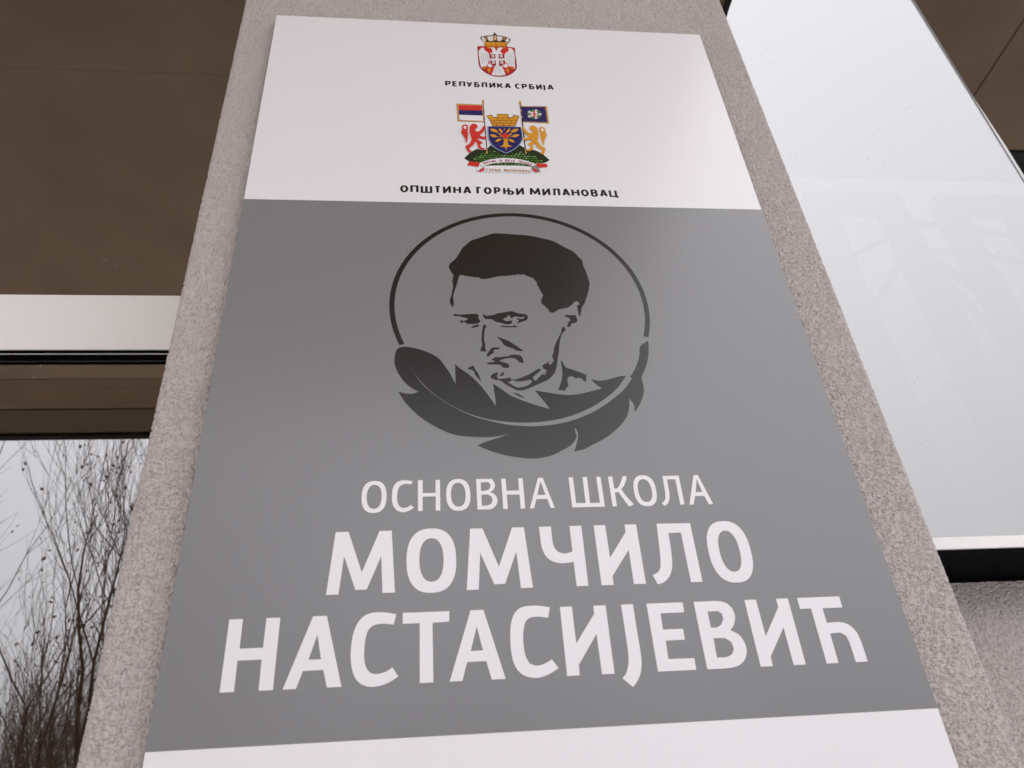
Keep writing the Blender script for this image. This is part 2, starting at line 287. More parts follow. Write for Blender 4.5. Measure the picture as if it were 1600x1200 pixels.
LETTERS = {
 2: [
  ('М',[[(-181.8,179.6),(-172,179.6),(-169.1,211.7),(-158.8,182.9),(-149.8,182.9),(-138.8,211.1),(-137.1,179.6),(-127.1,179.6),(-130.6,233.6),(-140.8,233.6),(-154.2,197.5),(-166.5,233.6),(-177.2,233.6)]]),
  ('О',{'O': [-118,-76.9,178.3,234.7],'I': [-107.4,-87.4,187.6,225.8]}),
  ('М',[[(-69.1,179.6),(-59.2,179.6),(-56.6,211.7),(-46.2,183.6),(-37.3,183.7),(-26,211.6),(-24.4,179.6),(-14.4,179.6),(-17.8,233.6),(-28.1,233.6),(-41.5,198.7),(-53.7,233.6),(-64.2,233.6)]]),
  ('Ч',[[(-4.7,233.6),(5.9,233.6),(5.8,225),(6,218.4),(7.1,213.8),(9.9,210.1),(14.3,208.6),(18.5,209.1),(22.1,210.2),(22.1,233.6),(32.6,233.6),(32.1,179.6),(22.2,179.6),(22.1,201),(17.1,200.2),(10.9,200.1),(4.3,201.9),(-0.5,206),(-3.1,211.5),(-4.3,218.1),(-4.5,226)]]),
  ('И',[[(43.5,233.6),(53.7,233.6),(53.9,203.5),(70.9,226.5),(71.1,233.6),(81.4,233.6),(81.3,179.6),(70.9,179.6),(71.2,210.2),(53.7,187.3),(53.6,179.6),(43.3,179.6)]]),
  ('Л',[[(99.9,233.6),(130.3,233.4),(130.4,179.6),(120.3,179.6),(120.3,224.7),(109,224.6),(108.5,210),(107.3,197.6),(105.5,190.6),(101.8,184.4),(96.7,180.4),(91.4,178.7),(88.3,187.1),(92.1,188.5),(95.3,191.6),(97,196.7),(98.3,209)]]),
  ('О',{'O': [141.4,179.5,177.9,234.5],'I': [151.3,169.5,187.5,225.3]}),
 ],
 3: [
  ('Н',[[(-254.4,108.1),(-244.1,108.1),(-244.3,130.9),(-226.6,130.8),(-226.4,108.1),(-216,108.1),(-215.7,162.7),(-226.3,162.7),(-226.5,139.8),(-243.9,139.8),(-244.1,162.7),(-254.4,162.7)]]),
  ('А',[[(-209,108.1),(-199.3,108.1),(-195.1,121),(-180.1,121.1),(-176.6,108.1),(-165.8,108.1),(-180,162.7),(-190.6,162.7)],[(-191.7,129.2),(-182.3,129.2),(-186.3,148)]]),
  ('С',[[(-125.8,161.8),(-127.7,153.6),(-133.6,154.4),(-139.2,154.5),(-144.2,153.1),(-147.7,149.3),(-149.4,142),(-149.9,133.2),(-149.3,125.6),(-147.6,120.7),(-144.7,117.3),(-141.1,116.3),(-136.1,116.8),(-131.7,118.4),(-128.2,120.7),(-123.5,113.7),(-128.9,110.5),(-135.3,107.9),(-142.8,107),(-149.3,108.4),(-154.8,112.5),(-158.3,119.6),(-160,129.3),(-159.9,140.3),(-158.5,149.1),(-155.5,156.4),(-150.7,161.6),(-144.5,163.7),(-138.9,163.9),(-132.1,163.2)]]),
  ('Т',[[(-120.7,162.7),(-83.6,162.7),(-83.9,154.3),(-97.2,153.8),(-97,108.1),(-107.4,108.1),(-107.3,153.9),(-120.6,153.9)]]),
  ('А',[[(-84.7,108.1),(-75,108.1),(-70.8,122.1),(-55.9,122.2),(-52.4,108.1),(-41.6,108.1),(-56.2,162.7),(-66.6,162.7)],[(-67.7,130.4),(-58.1,130.5),(-62.2,149.4)]]),
  ('С',[[(-1.9,162.6),(-4.3,154.1),(-9.9,155.1),(-15.2,155.4),(-19.7,154.4),(-22.9,151.3),(-24.8,145.6),(-25.7,138.8),(-25.7,130.9),(-24.7,124.1),(-22.2,119),(-17.9,117.1),(-13.3,117.4),(-8.6,119),(-4.4,121.3),(0.3,114.4),(-6,110.9),(-12.4,108.5),(-18.7,107.8),(-25.8,109.4),(-31.2,113.4),(-34.6,120.1),(-36,129.1),(-36,139.2),(-35.1,148.3),(-33.1,155.2),(-29.4,160.9),(-23.9,163.9),(-15.6,164.6),(-7.9,163.9)]]),
  ('И',[[(6.3,162.7),(16.2,162.7),(16.4,132.7),(33.8,155.8),(34.1,162.7),(44.3,162.7),(44,108.1),(34,108.1),(33.7,139.7),(16.5,116),(16.3,108.1),(6.3,108.1)]]),
  ('Ј',[[(57.3,162.7),(67.3,162.7),(67.3,141.8),(67.4,124.6),(66.9,115.6),(64.9,108.1),(61.8,102.5),(57.2,97.5),(49.7,104.3),(53.2,108.1),(55.8,113.9),(57,120.5),(57.4,128.4),(57.4,143.4)]]),
  ('Е',[[(78.7,162.7),(109.6,162.7),(109.4,154.3),(89.2,154.2),(88.9,140.9),(105.6,140.8),(105.5,132),(89.5,131.9),(89,117.4),(110.3,117.2),(110.1,108.1),(78.9,108.1)]]),
  ('В',[[(119,162.7),(128.7,162.7),(138.7,162.7),(146.4,160.8),(150.9,156.1),(151.8,149.4),(149,142.3),(145.1,138.1),(151.5,134),(154.7,127.4),(154.7,120.5),(151.2,113.8),(144.1,109.4),(134.9,108.1),(126.5,108.1),(119.1,108.1)],[(129.1,154.1),(138,154.2),(141,152),(141.3,147.8),(138.6,143),(134.4,140.9),(129.2,140.8)],[(129.5,132.2),(139.1,131.9),(143.6,128.7),(144.6,123.2),(142.1,118.8),(136.9,116.9),(129,116.7)]]),
  ('И',[[(163,162.7),(173.1,162.7),(173.7,131.9),(190.8,155.4),(190.8,162.7),(201.2,162.7),(201.3,108.1),(191,108.1),(190.8,138.5),(173.7,115.7),(173.5,108.1),(163.3,108.1)]]),
  ('Ћ',[[(209.4,162.7),(247,162.7),(246.8,153.1),(229.1,153.1),(229.1,140.6),(235.3,141.1),(241.5,140.8),(247.7,138.4),(252.4,132.2),(253.9,122.7),(254.1,108.1),(244,108.1),(243.6,123.7),(242.4,129.6),(238.2,132.3),(233.8,132.2),(229.2,131.7),(229.1,108.1),(219,108.1),(219,153.3),(209.4,153.3)]]),
 ],
 1: [
  ('О',{'O': [-157,-135.6,250.4,281.1],'I': [-152.6,-139.8,254.3,277.3]}),
  ('С',[[(-113,280.1),(-114.5,277),(-117.5,277.5),(-120.3,277.5),(-123.6,276.2),(-125.6,272.8),(-126.5,267.3),(-126.4,262.3),(-125.4,258),(-123.7,255.4),(-121.2,254.3),(-117.6,255),(-114.4,257.1),(-112.1,254.4),(-116.8,251.4),(-121.7,250.4),(-126.3,252),(-129.4,256.1),(-130.9,261.8),(-130.9,268.6),(-129.7,275.4),(-126.7,279.7),(-122,281.3),(-116.9,280.9)]]),
  ('Н',[[(-108.5,281),(-104.4,281),(-104.4,268.2),(-93.2,268.3),(-93,281),(-89.1,281),(-89.3,251.2),(-93.3,251.2),(-93.1,264.9),(-104.4,264.8),(-104.5,251.2),(-108.5,251.2)]]),
  ('О',{'O': [-83.9,-62.7,250.6,281.5],'I': [-79.8,-66.9,254.5,277.7]}),
  ('В',[[(-57,281),(-51.8,281),(-47.3,281),(-43,281),(-40.8,276.9),(-40.8,272.8),(-42.6,269.7),(-45.4,267.9),(-41.8,266.1),(-39.5,262.3),(-39.4,258),(-41.3,254.1),(-45.2,251.2),(-49.9,251.2),(-57.1,251.2)],[(-53.1,277.5),(-47.4,277.8),(-45.2,276.7),(-44.6,274.1),(-45.7,271),(-48.4,269.6),(-53.2,269)],[(-53.1,265.5),(-47.5,265.6),(-44.2,263.4),(-43.5,260.1),(-44.9,256.4),(-48.6,255),(-53.1,254.8)]]),
  ('Н',[[(-34.6,281),(-30.6,281),(-30.6,268.8),(-19.4,268.9),(-19.3,281),(-15.2,281),(-15.2,251.2),(-19.2,251.2),(-19.2,265),(-30.5,265),(-30.5,251.2),(-34.5,251.2)]]),
  ('А',[[(-11.1,251.2),(-7.4,251.2),(-4.6,260),(5.1,260.1),(7.4,251.2),(11.1,251.2),(3,281),(-1.4,281)],[(-3.5,264),(4,264.1),(0.6,277.6)]]),
  ('Ш',[[(26.5,281),(30.6,281),(30.5,255.4),(39.1,255.2),(39.4,281),(43.5,281),(43.1,255.1),(52,255.1),(52,281),(56,281),(56,251.2),(26.6,251.2)]]),
  ('К',[[(62.9,281),(66.9,281),(67,268.7),(69.6,268.8),(72.6,272.4),(74.9,277.1),(76.4,281),(80.3,281),(79.1,277),(76.7,272.1),(73.3,267.9),(77.8,259.8),(82.5,252.9),(79.3,251.2),(77.6,251.2),(73.8,258.4),(70.3,265.2),(67,265),(66.9,251.2),(63,251.2)]]),
  ('О',{'O': [84.7,105.3,250.7,281.7],'I': [88.6,101.2,254.8,277.7]}),
  ('Л',[[(113.7,280.6),(129.1,280.6),(128.9,251.6),(125,251.4),(125.1,277),(117.4,277),(117.2,267.2),(116.6,259.9),(115.2,255.3),(112.9,252.1),(110.2,250.6),(108.3,253.4),(110.8,255.4),(112.4,258.5),(113.2,263.1),(113.4,269.4)]]),
  ('А',[[(133.4,251.2),(137.2,251.2),(140.4,259.6),(149,259.7),(151.4,251.2),(155.5,251.2),(147.2,281),(143.2,281)],[(141.7,263.5),(148,263.6),(145.4,276.7)]]),
 ],
}
STATE_ARMS = [
 ('shield','crimson',[(-26.8,946.8),(-9.8,947.9),(14.2,948.5),(25,946.8),(24.8,929),(25,910.3),(24.8,902.6),(23,896),(18.6,888.8),(12.4,883),(5.8,879.7),(-0.6,878.9),(-7,879.3),(-13.2,882.4),(-19.4,887.9),(-24.2,895),(-26.5,902.4),(-26.9,912.1),(-27,932)]),
 ('shield','red',[(-23.1,945.2),(-9.9,946.2),(14,946.8),(22.3,945.7),(22.8,928.9),(23.1,910.1),(22.4,901.4),(18.3,892.5),(12,886.2),(5.4,883.1),(-0.5,881.7),(-6.9,882.3),(-12.5,885.1),(-18.6,890.6),(-22.8,897.3),(-25,903.6),(-25.6,912.2),(-25.6,932.1)]),
 ('eagle','white',[(-17.9,943.9),(-20.6,943.1),(-23.8,938.9),(-25.3,933.8),(-25.6,927.6),(-25.1,917.7),(-24.6,905.8),(-23.4,896.7),(-20.7,899.5),(-16.8,900.9),(-13.4,909.8),(-12.1,916.5),(-11.8,928.6),(-13.2,933),(-15.7,935.6),(-17.8,939.4)]),
 ('eagle','white',[(15.6,945.2),(18.6,945.4),(21.7,942.3),(23.2,935.6),(23.6,926.7),(22.8,915.6),(22.4,905.7),(21.5,897.5),(19.1,899.5),(17,902.6),(13.8,903),(11.6,909.3),(9.5,912.5),(9.3,920.2),(9.6,929),(11.9,933.7),(15.1,937.3),(16.6,940.8)]),
 ('eagle','white',[(-9.3,943.9),(-6.6,945.3),(-3,944.7),(-1.4,935.5),(0.6,941.8),(2.3,945.6),(6.7,945.9),(8.6,944.1),(6,941.1),(4.6,936.5),(5.9,932.7),(9.3,930.1),(9.1,919),(6.7,904.6),(4,902.3),(6.1,894.9),(8.3,883.3),(-0.5,881.1),(-10.7,882),(-7.6,891.8),(-5.4,901.7),(-9.5,903.5),(-11.6,913.2),(-10.9,928.7),(-8,931.7),(-6.5,935.7),(-6.9,940.2)]),
 ('eagle','white',[(-12.5,908.2),(-8.8,904.7),(-8.2,901.5),(-10.8,898.6),(-15.2,901)]),
 ('eagle','white',[(10,909.2),(12.9,904),(10.3,899.3),(6.2,901.1),(7.8,905.8)]),
 ('escutcheon','crimson',[(-10.8,928),(-3.1,928.6),(-3.3,919.3),(-11,918.5)]),
 ('escutcheon','crimson',[(1.4,928.9),(9.3,929.5),(9,920.1),(1.1,919.6)]),
 ('escutcheon','crimson',[(-11,913),(-3.3,913.6),(-3.7,901.8),(-6.4,901.8),(-9.5,904.6)]),
 ('escutcheon','crimson',[(1.3,913.9),(8.8,914.6),(6.9,906.8),(3.3,902.2),(1,901.9)]),
 ('escutcheon','white',[(-8.3,926.4),(-4.9,926.7),(-5,920.6),(-8.4,920.3)]),
 ('escutcheon','crimson',[(-7.3,924.7),(-6,924.8),(-6.1,922.2),(-7.4,922.1)]),
 ('escutcheon','white',[(3,927.5),(6.5,927.7),(6.4,921.6),(2.9,921.4)]),
 ('escutcheon','crimson',[(4,925.8),(5.3,925.8),(5.3,923.2),(4,923.1)]),
 ('escutcheon','white',[(-8.4,911.8),(-5.1,912),(-5.1,906),(-8.5,905.8)]),
 ('escutcheon','crimson',[(-7.5,910.1),(-6.2,910.2),(-6.2,907.6),(-7.5,907.5)]),
 ('escutcheon','white',[(3,912.6),(6.4,912.8),(6.3,906.8),(2.9,906.6)]),
 ('escutcheon','crimson',[(3.9,910.9),(5.2,911),(5.2,908.4),(3.9,908.3)]),
 ('eagle','grey',[(-22.4,932.3),(-21.9,932.4),(-21.4,906),(-22,905.9)]),
 ('eagle','grey',[(13.6,930.4),(14.1,930.5),(12.7,905.1),(12.2,905)]),
 ('eagle','grey',[(-19.7,931.4),(-19.2,931.4),(-18.7,907.5),(-19.2,907.4)]),
 ('eagle','grey',[(16.5,932.2),(17,932.3),(15.4,905.2),(14.9,905.2)]),
 ('eagle','grey',[(-17,930.5),(-16.5,930.5),(-15.9,909),(-16.4,908.9)]),
 ('eagle','grey',[(19.4,934),(19.9,934),(18.2,905.4),(17.7,905.4)]),
 ('eagle','grey',[(-14.3,929.6),(-13.8,929.6),(-13.1,910.5),(-13.6,910.4)]),
 ('eagle','grey',[(22.3,935.8),(22.8,935.8),(20.9,905.6),(20.4,905.6)]),
 ('eagle','grey',[(-3.7,898.5),(-3.2,898.6),(-5.7,882.4),(-6.1,882.3)]),
 ('eagle','grey',[(-1.1,898.7),(-0.6,898.7),(-1.6,882.6),(-2,882.6)]),
 ('eagle','grey',[(1.5,898.9),(2,898.9),(2.5,882.9),(2.1,882.9)]),
 ('claws','orange',[(-22.8,896.7),(-16.9,899.3),(-15.1,896.7),(-17.8,893.8),(-19.9,889.9),(-22.3,893.5)]),
 ('claws','orange',[(17.5,901),(20.9,898),(18.7,893.6),(15.3,896),(12.8,897.5),(14.9,899.8)]),
 ('claws','gold',[(-13.2,896.3),(-12.2,892.6),(-10.9,890),(-12.9,888.8),(-13.3,884),(-15,884.9),(-14.5,888.7),(-16.7,890.2),(-14.6,892.4)]),
 ('claws','gold',[(11.7,896.9),(12.8,893.2),(14.2,890.6),(12.2,889.4),(11.6,885.1),(10.1,886.1),(10.6,889.3),(8.5,891.3),(10.5,893)]),
 ('claws','gold',[(-14,943),(-10,944.2),(-8.5,941.7),(-12.2,939.8)]),
 ('claws','gold',[(7.9,943.5),(11.9,944.9),(11.4,942.6),(7,940.6)]),
 ('crown','black',[(-22.1,968.1),(-17.3,971.2),(-8.4,973.9),(-2.3,974.9),(4.4,974.9),(10.4,973.3),(15.6,971.1),(20.7,966.8),(18.7,961.5),(16,956.4),(14.4,957.7),(-16.7,956.5),(-18,956.4),(-20.4,961.9)]),
 ('crown','pale',[(-20.1,967.7),(-16.7,969.7),(-14.5,960.1),(-15.9,957.7),(-17.6,957.5),(-19.4,962)]),
 ('crown','pale',[(-12.3,970.6),(-3.4,973.4),(-4.1,960.9),(-9.8,959.9),(-11,962.6)]),
 ('crown','pale',[(1.6,973.5),(10.2,971.2),(7.7,962.9),(6.9,961.1),(1.6,961.1)]),
 ('crown','pale',[(15.5,969.5),(19,966.1),(16.5,959),(14.8,958.9),(12.4,962.1)]),
 ('crown','goldb',[(-15.7,969.8),(-13.6,970.3),(-11.8,960.3),(-13.8,959.6)]),
 ('crown','goldb',[(11.9,971.4),(14.2,970.4),(11,961.4),(8.6,961.3)]),
 ('crown','black',[(-1.2,982.6),(-0.4,979.2),(1.5,976.4),(1.6,972.3),(-4.2,971.9),(-3.6,976),(-2.1,979)]),
 ('crown','goldb',[(-2.7,974.3),(1,974.6),(0.7,960.1),(-3.8,959.7)]),
 ('crown','peach',[(-1.9,973.2),(-0.1,973.3),(-0.5,962.3),(-2.7,962.1)]),
 ('crown','gold',[(-16.6,957),(14.8,958.3),(14.7,949.5),(-1.2,947.4),(-16.4,947.4)]),
 ('crown','black',[(-17.1,950.7),(-15.8,952.9),(-14.7,950.9),(-16,949.1)]),
 ('crown','orange',[(-10.1,951.3),(-8.8,953.4),(-7.7,951.4),(-9,949.6)]),
 ('crown','black',[(-2.1,951.9),(-0.8,954),(0.3,952),(-1,950.2)]),
 ('crown','orange',[(5.9,952.5),(7.2,954.6),(8.3,952.6),(7,950.8)]),
 ('crown','black',[(12.2,952.9),(13.6,955.1),(14.7,953.1),(13.3,951.3)]),
 ('crown','orange',[(-16.4,947.8),(-1.2,948.3),(14.8,949.7),(14.5,947.4),(-1.3,945.7),(-16.2,945.7)]),
 ('crown','black',[(-14.2,959.5),(-11.8,961.2),(-9.5,959.9),(-12,957.4)]),
 ('crown','black',[(-3.6,960.3),(-1.2,962),(1.1,960.7),(-1.4,958.2)]),
 ('crown','black',[(7.1,961.2),(9.6,962.8),(11.8,961.5),(9.3,959)]),
]
TOWN_ARMS = {
 'mound': [
  ('dgreen',[(-52.9,713.4),(-47.1,721.6),(-40.5,728.4),(-36,731.5),(-31.8,729.6),(-25.4,730.7),(-20.7,737.5),(-16.3,739.3),(-1.8,728.4),(14.2,740.7),(18.5,739.2),(24.5,732.8),(32.1,732.4),(37.4,730.1),(44.4,723.9),(51.1,714.4),(45.3,709.3),(37.5,707.4),(30.8,704.3),(25.2,701.4),(-3.7,699.5),(-30,700.3),(-37.3,703.2),(-45.6,706.5)]),
 ],
 'ribbon': [
  ('red',[(-47.1,707.2),(-32.9,706.2),(-36.5,697.9),(-49.8,700.5)]),
  ('red',[(33.3,707.6),(46.7,707),(47.7,701.1),(35.2,699.1)]),
  ('white',[(-33.5,705.4),(-24.2,710.9),(-13.4,713.9),(-2.6,715.3),(8,714.7),(18.6,712.6),(26.9,709.1),(33.6,705.3),(30.5,700.5),(23.3,704.3),(13.9,706.8),(-3.1,707.6),(-16,705.6),(-24.7,702.4),(-30.6,698.7),(-35.2,702.2)]),
  ('white',[(-29.5,699.7),(-15.2,701.2),(-3.5,701.7),(13.5,702),(27.5,700.7),(26.5,688.8),(-29.5,689.1)]),
  ('grey',[(-35.2,703),(-30.6,698.7),(-28.9,698.5),(-29.5,694.5),(-35.8,690.1),(-39.7,690.2),(-38.7,695),(-36.4,698.5)]),
  ('white',[(-35.3,700.4),(-31.7,697.7),(-35.7,692.7),(-39.1,691),(-38.1,695.3),(-36.2,698.2)]),
  ('red',[(-36.8,690),(-32.9,694.7),(-29.2,696.1),(-29.9,692.2),(-34.2,689.2)]),
  ('dgrey',[(27.1,700.6),(34.1,704.4),(35.8,699.4),(38,692.4),(32.8,690.5),(28.4,694.1)]),
  ('red',[(28.1,697),(31.8,697.2),(35.3,692.1),(30.8,691)]),
 ],
 'flag_a': [
  ('gold2',[(-59.2,818.3),(-26,818.3),(-25.8,782.5),(-58.9,782.6)]),
  ('red',[(-56.8,815.1),(-26.9,815.7),(-26.7,806.1),(-56.5,805.3)]),
  ('navy',[(-56.5,805.3),(-26.7,806.1),(-26.5,795.6),(-56.3,795.6)]),
  ('white',[(-56.3,795.6),(-26.5,795.6),(-26.4,784.9),(-56.2,785.5)]),
  ('gold2',[(-25.6,827.8),(-24.1,828.2),(-23.3,823.9),(-24.2,815.7),(-25.6,815.6),(-26.4,821.9)]),
  ('black',[(-25.5,815.6),(-24.3,815.7),(-24.1,729.1),(-25.2,729.1)]),
  ('gold2',[(-25.4,730.7),(-24,730.7),(-23.8,722.9),(-25.5,722.9)]),
  ('gold2',[(-25.8,812),(-24.2,812.1),(-24.2,808.5),(-25.8,808.4)]),
  ('gold2',[(-25.9,796.9),(-24.3,797),(-24.2,793.1),(-25.8,793)]),
  ('gold2',[(-26.1,786),(-24.5,786.1),(-24.4,782.6),(-26.1,782.5)]),
 ],
 'flag_b': [
  ('gold2',[(23.5,817.8),(57.6,819.7),(57.4,784),(23.1,785)]),
  ('navy',[(24.4,816.4),(55.2,817.7),(55.2,786.7),(23.9,786.8)]),
  ('pale',[(44.7,802),(47.5,805.1),(49.7,802.3),(47,799.3)]),
  ('green',[(42.9,797.6),(45.6,800.5),(47.9,797.8),(45.1,794.8)]),
  ('pale',[(38.9,794.6),(41.6,797.6),(43.9,794.9),(41.1,791.9)]),
  ('green',[(34.3,794.4),(37,797.4),(39.3,794.7),(36.5,791.7)]),
  ('pale',[(30.7,796.9),(33.5,799.9),(35.7,797.2),(33,794.2)]),
  ('green',[(29.7,801.2),(32.4,804.2),(34.7,801.5),(31.9,798.5)]),
  ('pale',[(31.4,805.8),(34.2,808.8),(36.5,806),(33.7,803)]),
  ('green',[(35.4,808.7),(38.2,811.7),(40.5,809),(37.7,806)]),
  ('pale',[(40.1,809),(42.9,812),(45.2,809.2),(42.4,806.2)]),
  ('green',[(43.7,806.4),(46.4,809.4),(48.7,806.7),(45.9,803.7)]),
  ('white',[(44.7,802),(43.8,799.3),(41.8,797.3),(39.2,796.4),(36.8,797),(35.1,798.9),(34.7,801.5),(35.6,804.2),(37.6,806.3),(40.1,807.2),(42.6,806.6),(44.3,804.7)]),
  ('red',[(39,807.5),(41.3,807.6),(40.6,796.5),(38.3,796.4)]),
  ('red',[(36,802.7),(43.7,802.7),(43.5,800.6),(35.8,800.5)]),
  ('gold2',[(22.3,827.4),(23.7,828),(24.7,823.9),(24.7,817.5),(22.4,817.4),(21.4,822.8)]),
  ('black',[(22.6,817.4),(24,817.5),(23.4,729.5),(22.2,729.5)]),
  ('gold2',[(22.4,732.8),(23.8,732.8),(23.8,723.8),(22.1,723.7)]),
  ('gold2',[(22.5,809.3),(24.2,809.4),(24.1,805.8),(22.5,805.7)]),
  ('gold2',[(22.4,796.8),(24,796.9),(24,793.3),(22.5,793.2)]),
 ],
 'mural_crown': [
  ('brown',[(-22.1,796),(-15,798.5),(-14.3,794.3),(-8.8,793.2),(-8.1,800),(6.5,800.7),(6.5,794.4),(11.4,794.6),(12.5,799.8),(20.1,797.9),(17.8,789),(13.5,776.5),(-15.4,775.1),(-17.6,784.7)]),
  ('gold',[(-20.8,795.4),(-16,797.1),(-15.3,792.9),(-8.2,791.8),(-7.4,798.6),(5.6,799.3),(5.5,792.9),(12.3,793.2),(13.2,798.2),(18.9,796.8),(16.9,789.4),(13,777.9),(-14.6,776.5),(-16.6,785.1)]),
  ('brown',[(-14.4,792.6),(11.9,793.6),(11.9,792.7),(-14.5,791.7)]),
  ('brown',[(-17,787.2),(16.9,788.6),(16.8,787.7),(-17,786.3)]),
  ('brown',[(-15.6,781.7),(14.9,782.9),(14.8,782),(-15.6,780.8)]),
  ('brown',[(-8.9,792.1),(-8.2,792.2),(-8.5,787.3),(-9.2,787.2)]),
  ('brown',[(-1.6,792.5),(-0.9,792.6),(-1.2,787.6),(-1.9,787.6)]),
  ('brown',[(5.7,792.9),(6.4,792.9),(6.1,788),(5.4,788)]),
  ('brown',[(-12.5,786.7),(-11.9,786.7),(-12.1,781.8),(-12.8,781.8)]),
  ('brown',[(-5.3,787.1),(-4.6,787.1),(-4.9,782.2),(-5.6,782.2)]),
  ('brown',[(2,787.4),(2.7,787.5),(2.4,782.6),(1.7,782.5)]),
  ('brown',[(9.3,787.8),(10,787.9),(9.6,782.9),(9,782.9)]),
  ('brown',[(-9.5,781.3),(-8.8,781.3),(-9.1,776.5),(-9.8,776.4)]),
  ('brown',[(-1.7,781.7),(-1,781.7),(-1.3,776.8),(-2,776.8)]),
  ('brown',[(6.1,782.1),(6.8,782.1),(6.5,777.2),(5.8,777.2)]),
 ],
 'shield': [
  ('lblue',[(-21.8,774.1),(20.6,775.2),(21.3,761.1),(20.5,750.6),(16.9,741.1),(9.7,731.5),(-1.1,722.9),(-10.8,729),(-18.1,736.9),(-21.8,748.7),(-22.3,760.8)]),
  ('navy',[(-20.6,773.5),(19.8,774.4),(20.4,761.1),(19.6,750.9),(16.1,742.1),(9.1,732.7),(-1,724.4),(-10.1,730.4),(-17,738.3),(-20.7,749.6),(-21,760.8)]),
 ],
 'tree': [
  ('gold',[(-2.9,758.3),(3.2,758.6),(2.2,746.8),(2.7,739.3),(7.4,736.2),(3,736),(0.2,734.3),(-1.1,728.5),(-1.7,734.2),(-4.6,735.2),(-8.9,735.5),(-4.4,739),(-3,746.5)]),
  ('gold',[(-18.8,768.2),(-15.7,769.4),(-11.7,767.9),(-8.9,764),(-9.1,763.2),(-13.2,762.6),(-17,764.7)]),
  ('gold',[(-7.6,770.2),(-5.6,769.2),(-3.7,765.8),(-3.2,761.7),(-3.5,761.3),(-5.9,763.2),(-7.5,766.8)]),
  ('gold',[(-0.8,770.3),(-0.4,769.3),(-0.5,767.7),(-0.9,766.2),(-1.1,766.2),(-1.4,767.6),(-1.2,769.3)]),
  ('gold',[(1.2,761.7),(1.8,765.1),(3.9,768.9),(6.5,771.1),(6.8,770.7),(5.7,766.4),(3.4,762.9)]),
  ('gold',[(6.5,764),(8.8,767.8),(12.9,770.3),(16.9,770),(17,769.2),(13.7,765),(9.4,763.1)]),
  ('gold',[(-19.6,756.9),(-16.7,758.3),(-12.8,757.3),(-10,753.9),(-10.1,753.2),(-14,752.1),(-17.7,753.8)]),
  ('gold',[(-9,760.9),(-7.1,760.8),(-5,758.7),(-3.8,755.6),(-4,755.1),(-6.4,755.9),(-8.4,758.3)]),
  ('gold',[(2.7,755.7),(3.7,758.4),(6,761),(8.5,762),(8.6,761.6),(7.1,758.2),(4.7,756)]),
  ('gold',[(7,754.4),(9.4,757.7),(13.4,759.7),(17.1,759),(17.2,758.2),(13.8,754.6),(9.8,753.2)]),
  ('gold',[(-13.8,744.2),(-12.2,747.3),(-9.2,749.9),(-6,750.2),(-5.9,749.6),(-8.2,746),(-11.4,743.9)]),
  ('gold',[(2.7,749.6),(5.3,750.2),(8.4,748.3),(10.4,744.6),(10.2,744),(6.9,744.1),(3.9,746.5)]),
  ('goldb',[(-11.8,761.3),(-11.3,762.1),(-0.1,754.2),(-0.2,752.5)]),
  ('goldb',[(-13.3,752.8),(-12.9,753.6),(-0.1,754.2),(-0.2,752.5)]),
  ('goldb',[(-7.2,746.4),(-6.7,747.2),(-0.1,754.2),(-0.2,752.5)]),
  ('goldb',[(9.2,762.3),(9.7,763.1),(-0.1,754.2),(-0.2,752.5)]),
  ('goldb',[(10.3,753.9),(10.8,754.7),(-0.1,754.2),(-0.2,752.5)]),
  ('goldb',[(3.8,746.8),(4.3,747.7),(-0.1,754.2),(-0.2,752.5)]),
  ('red',[(-0.1,762.7),(1.8,758.5),(5.1,758.7),(3.7,754.4),(1.1,753.4),(0.3,750),(-1.5,750),(-2.4,753.3),(-5.6,754),(-5.9,758.2),(-2.6,758.3)]),
 ],
 'lion_a': [
  ('red',[(-43.8,772.1),(-43,774.1),(-41.4,776.9),(-38.3,778.6),(-35.8,777.2),(-34,773.4),(-34.4,771),(-36.7,768.6),(-37.3,765.4),(-35.5,762.8),(-32.4,764.1),(-29.3,768.2),(-27.5,772.9),(-25.9,774.9),(-23.6,772.3),(-25.2,769.1),(-27,763.6),(-30.7,758.1),(-31.8,755.7),(-28.5,753.6),(-24.9,754.5),(-23.8,752.3),(-25.2,749.2),(-29.7,749),(-33.1,750.3),(-35.5,750.2),(-36,749.4),(-31.4,744.3),(-28.5,742.2),(-31,740.6),(-32.6,738.3),(-31.8,734.6),(-30,732.4),(-26.6,731.8),(-28.2,728.8),(-31.6,729.4),(-34.8,732.2),(-35.7,735.9),(-35.5,740.4),(-37.3,743.3),(-39.2,744),(-39.9,738.7),(-42.5,735.6),(-45.1,732.5),(-45.7,728.8),(-43.4,725.9),(-44.5,723.3),(-47.3,723.5),(-49.1,728.6),(-50.4,732.3),(-49.8,736),(-47.3,737.6),(-44.2,742.3),(-42.5,748.4),(-42.8,752.2),(-43.2,755.2),(-44.2,761.3),(-44.2,768.2)]),
  ('red',[(-49.4,740.1),(-49.9,746.5),(-51.7,752.5),(-54,757.7),(-54.8,763.1),(-53.1,766.2),(-53.8,770.8),(-52.4,774.8),(-49.4,776.1),(-46.9,774.7),(-46.3,770.4),(-46.9,762.7),(-46.5,758.1),(-47.3,750.4),(-48.1,742.8)]),
  ('white',[(-51.8,771.3),(-50.2,773.5),(-48.3,771.1),(-49.2,766.4),(-51.1,768.6)]),
 ],
 'lion_b': [
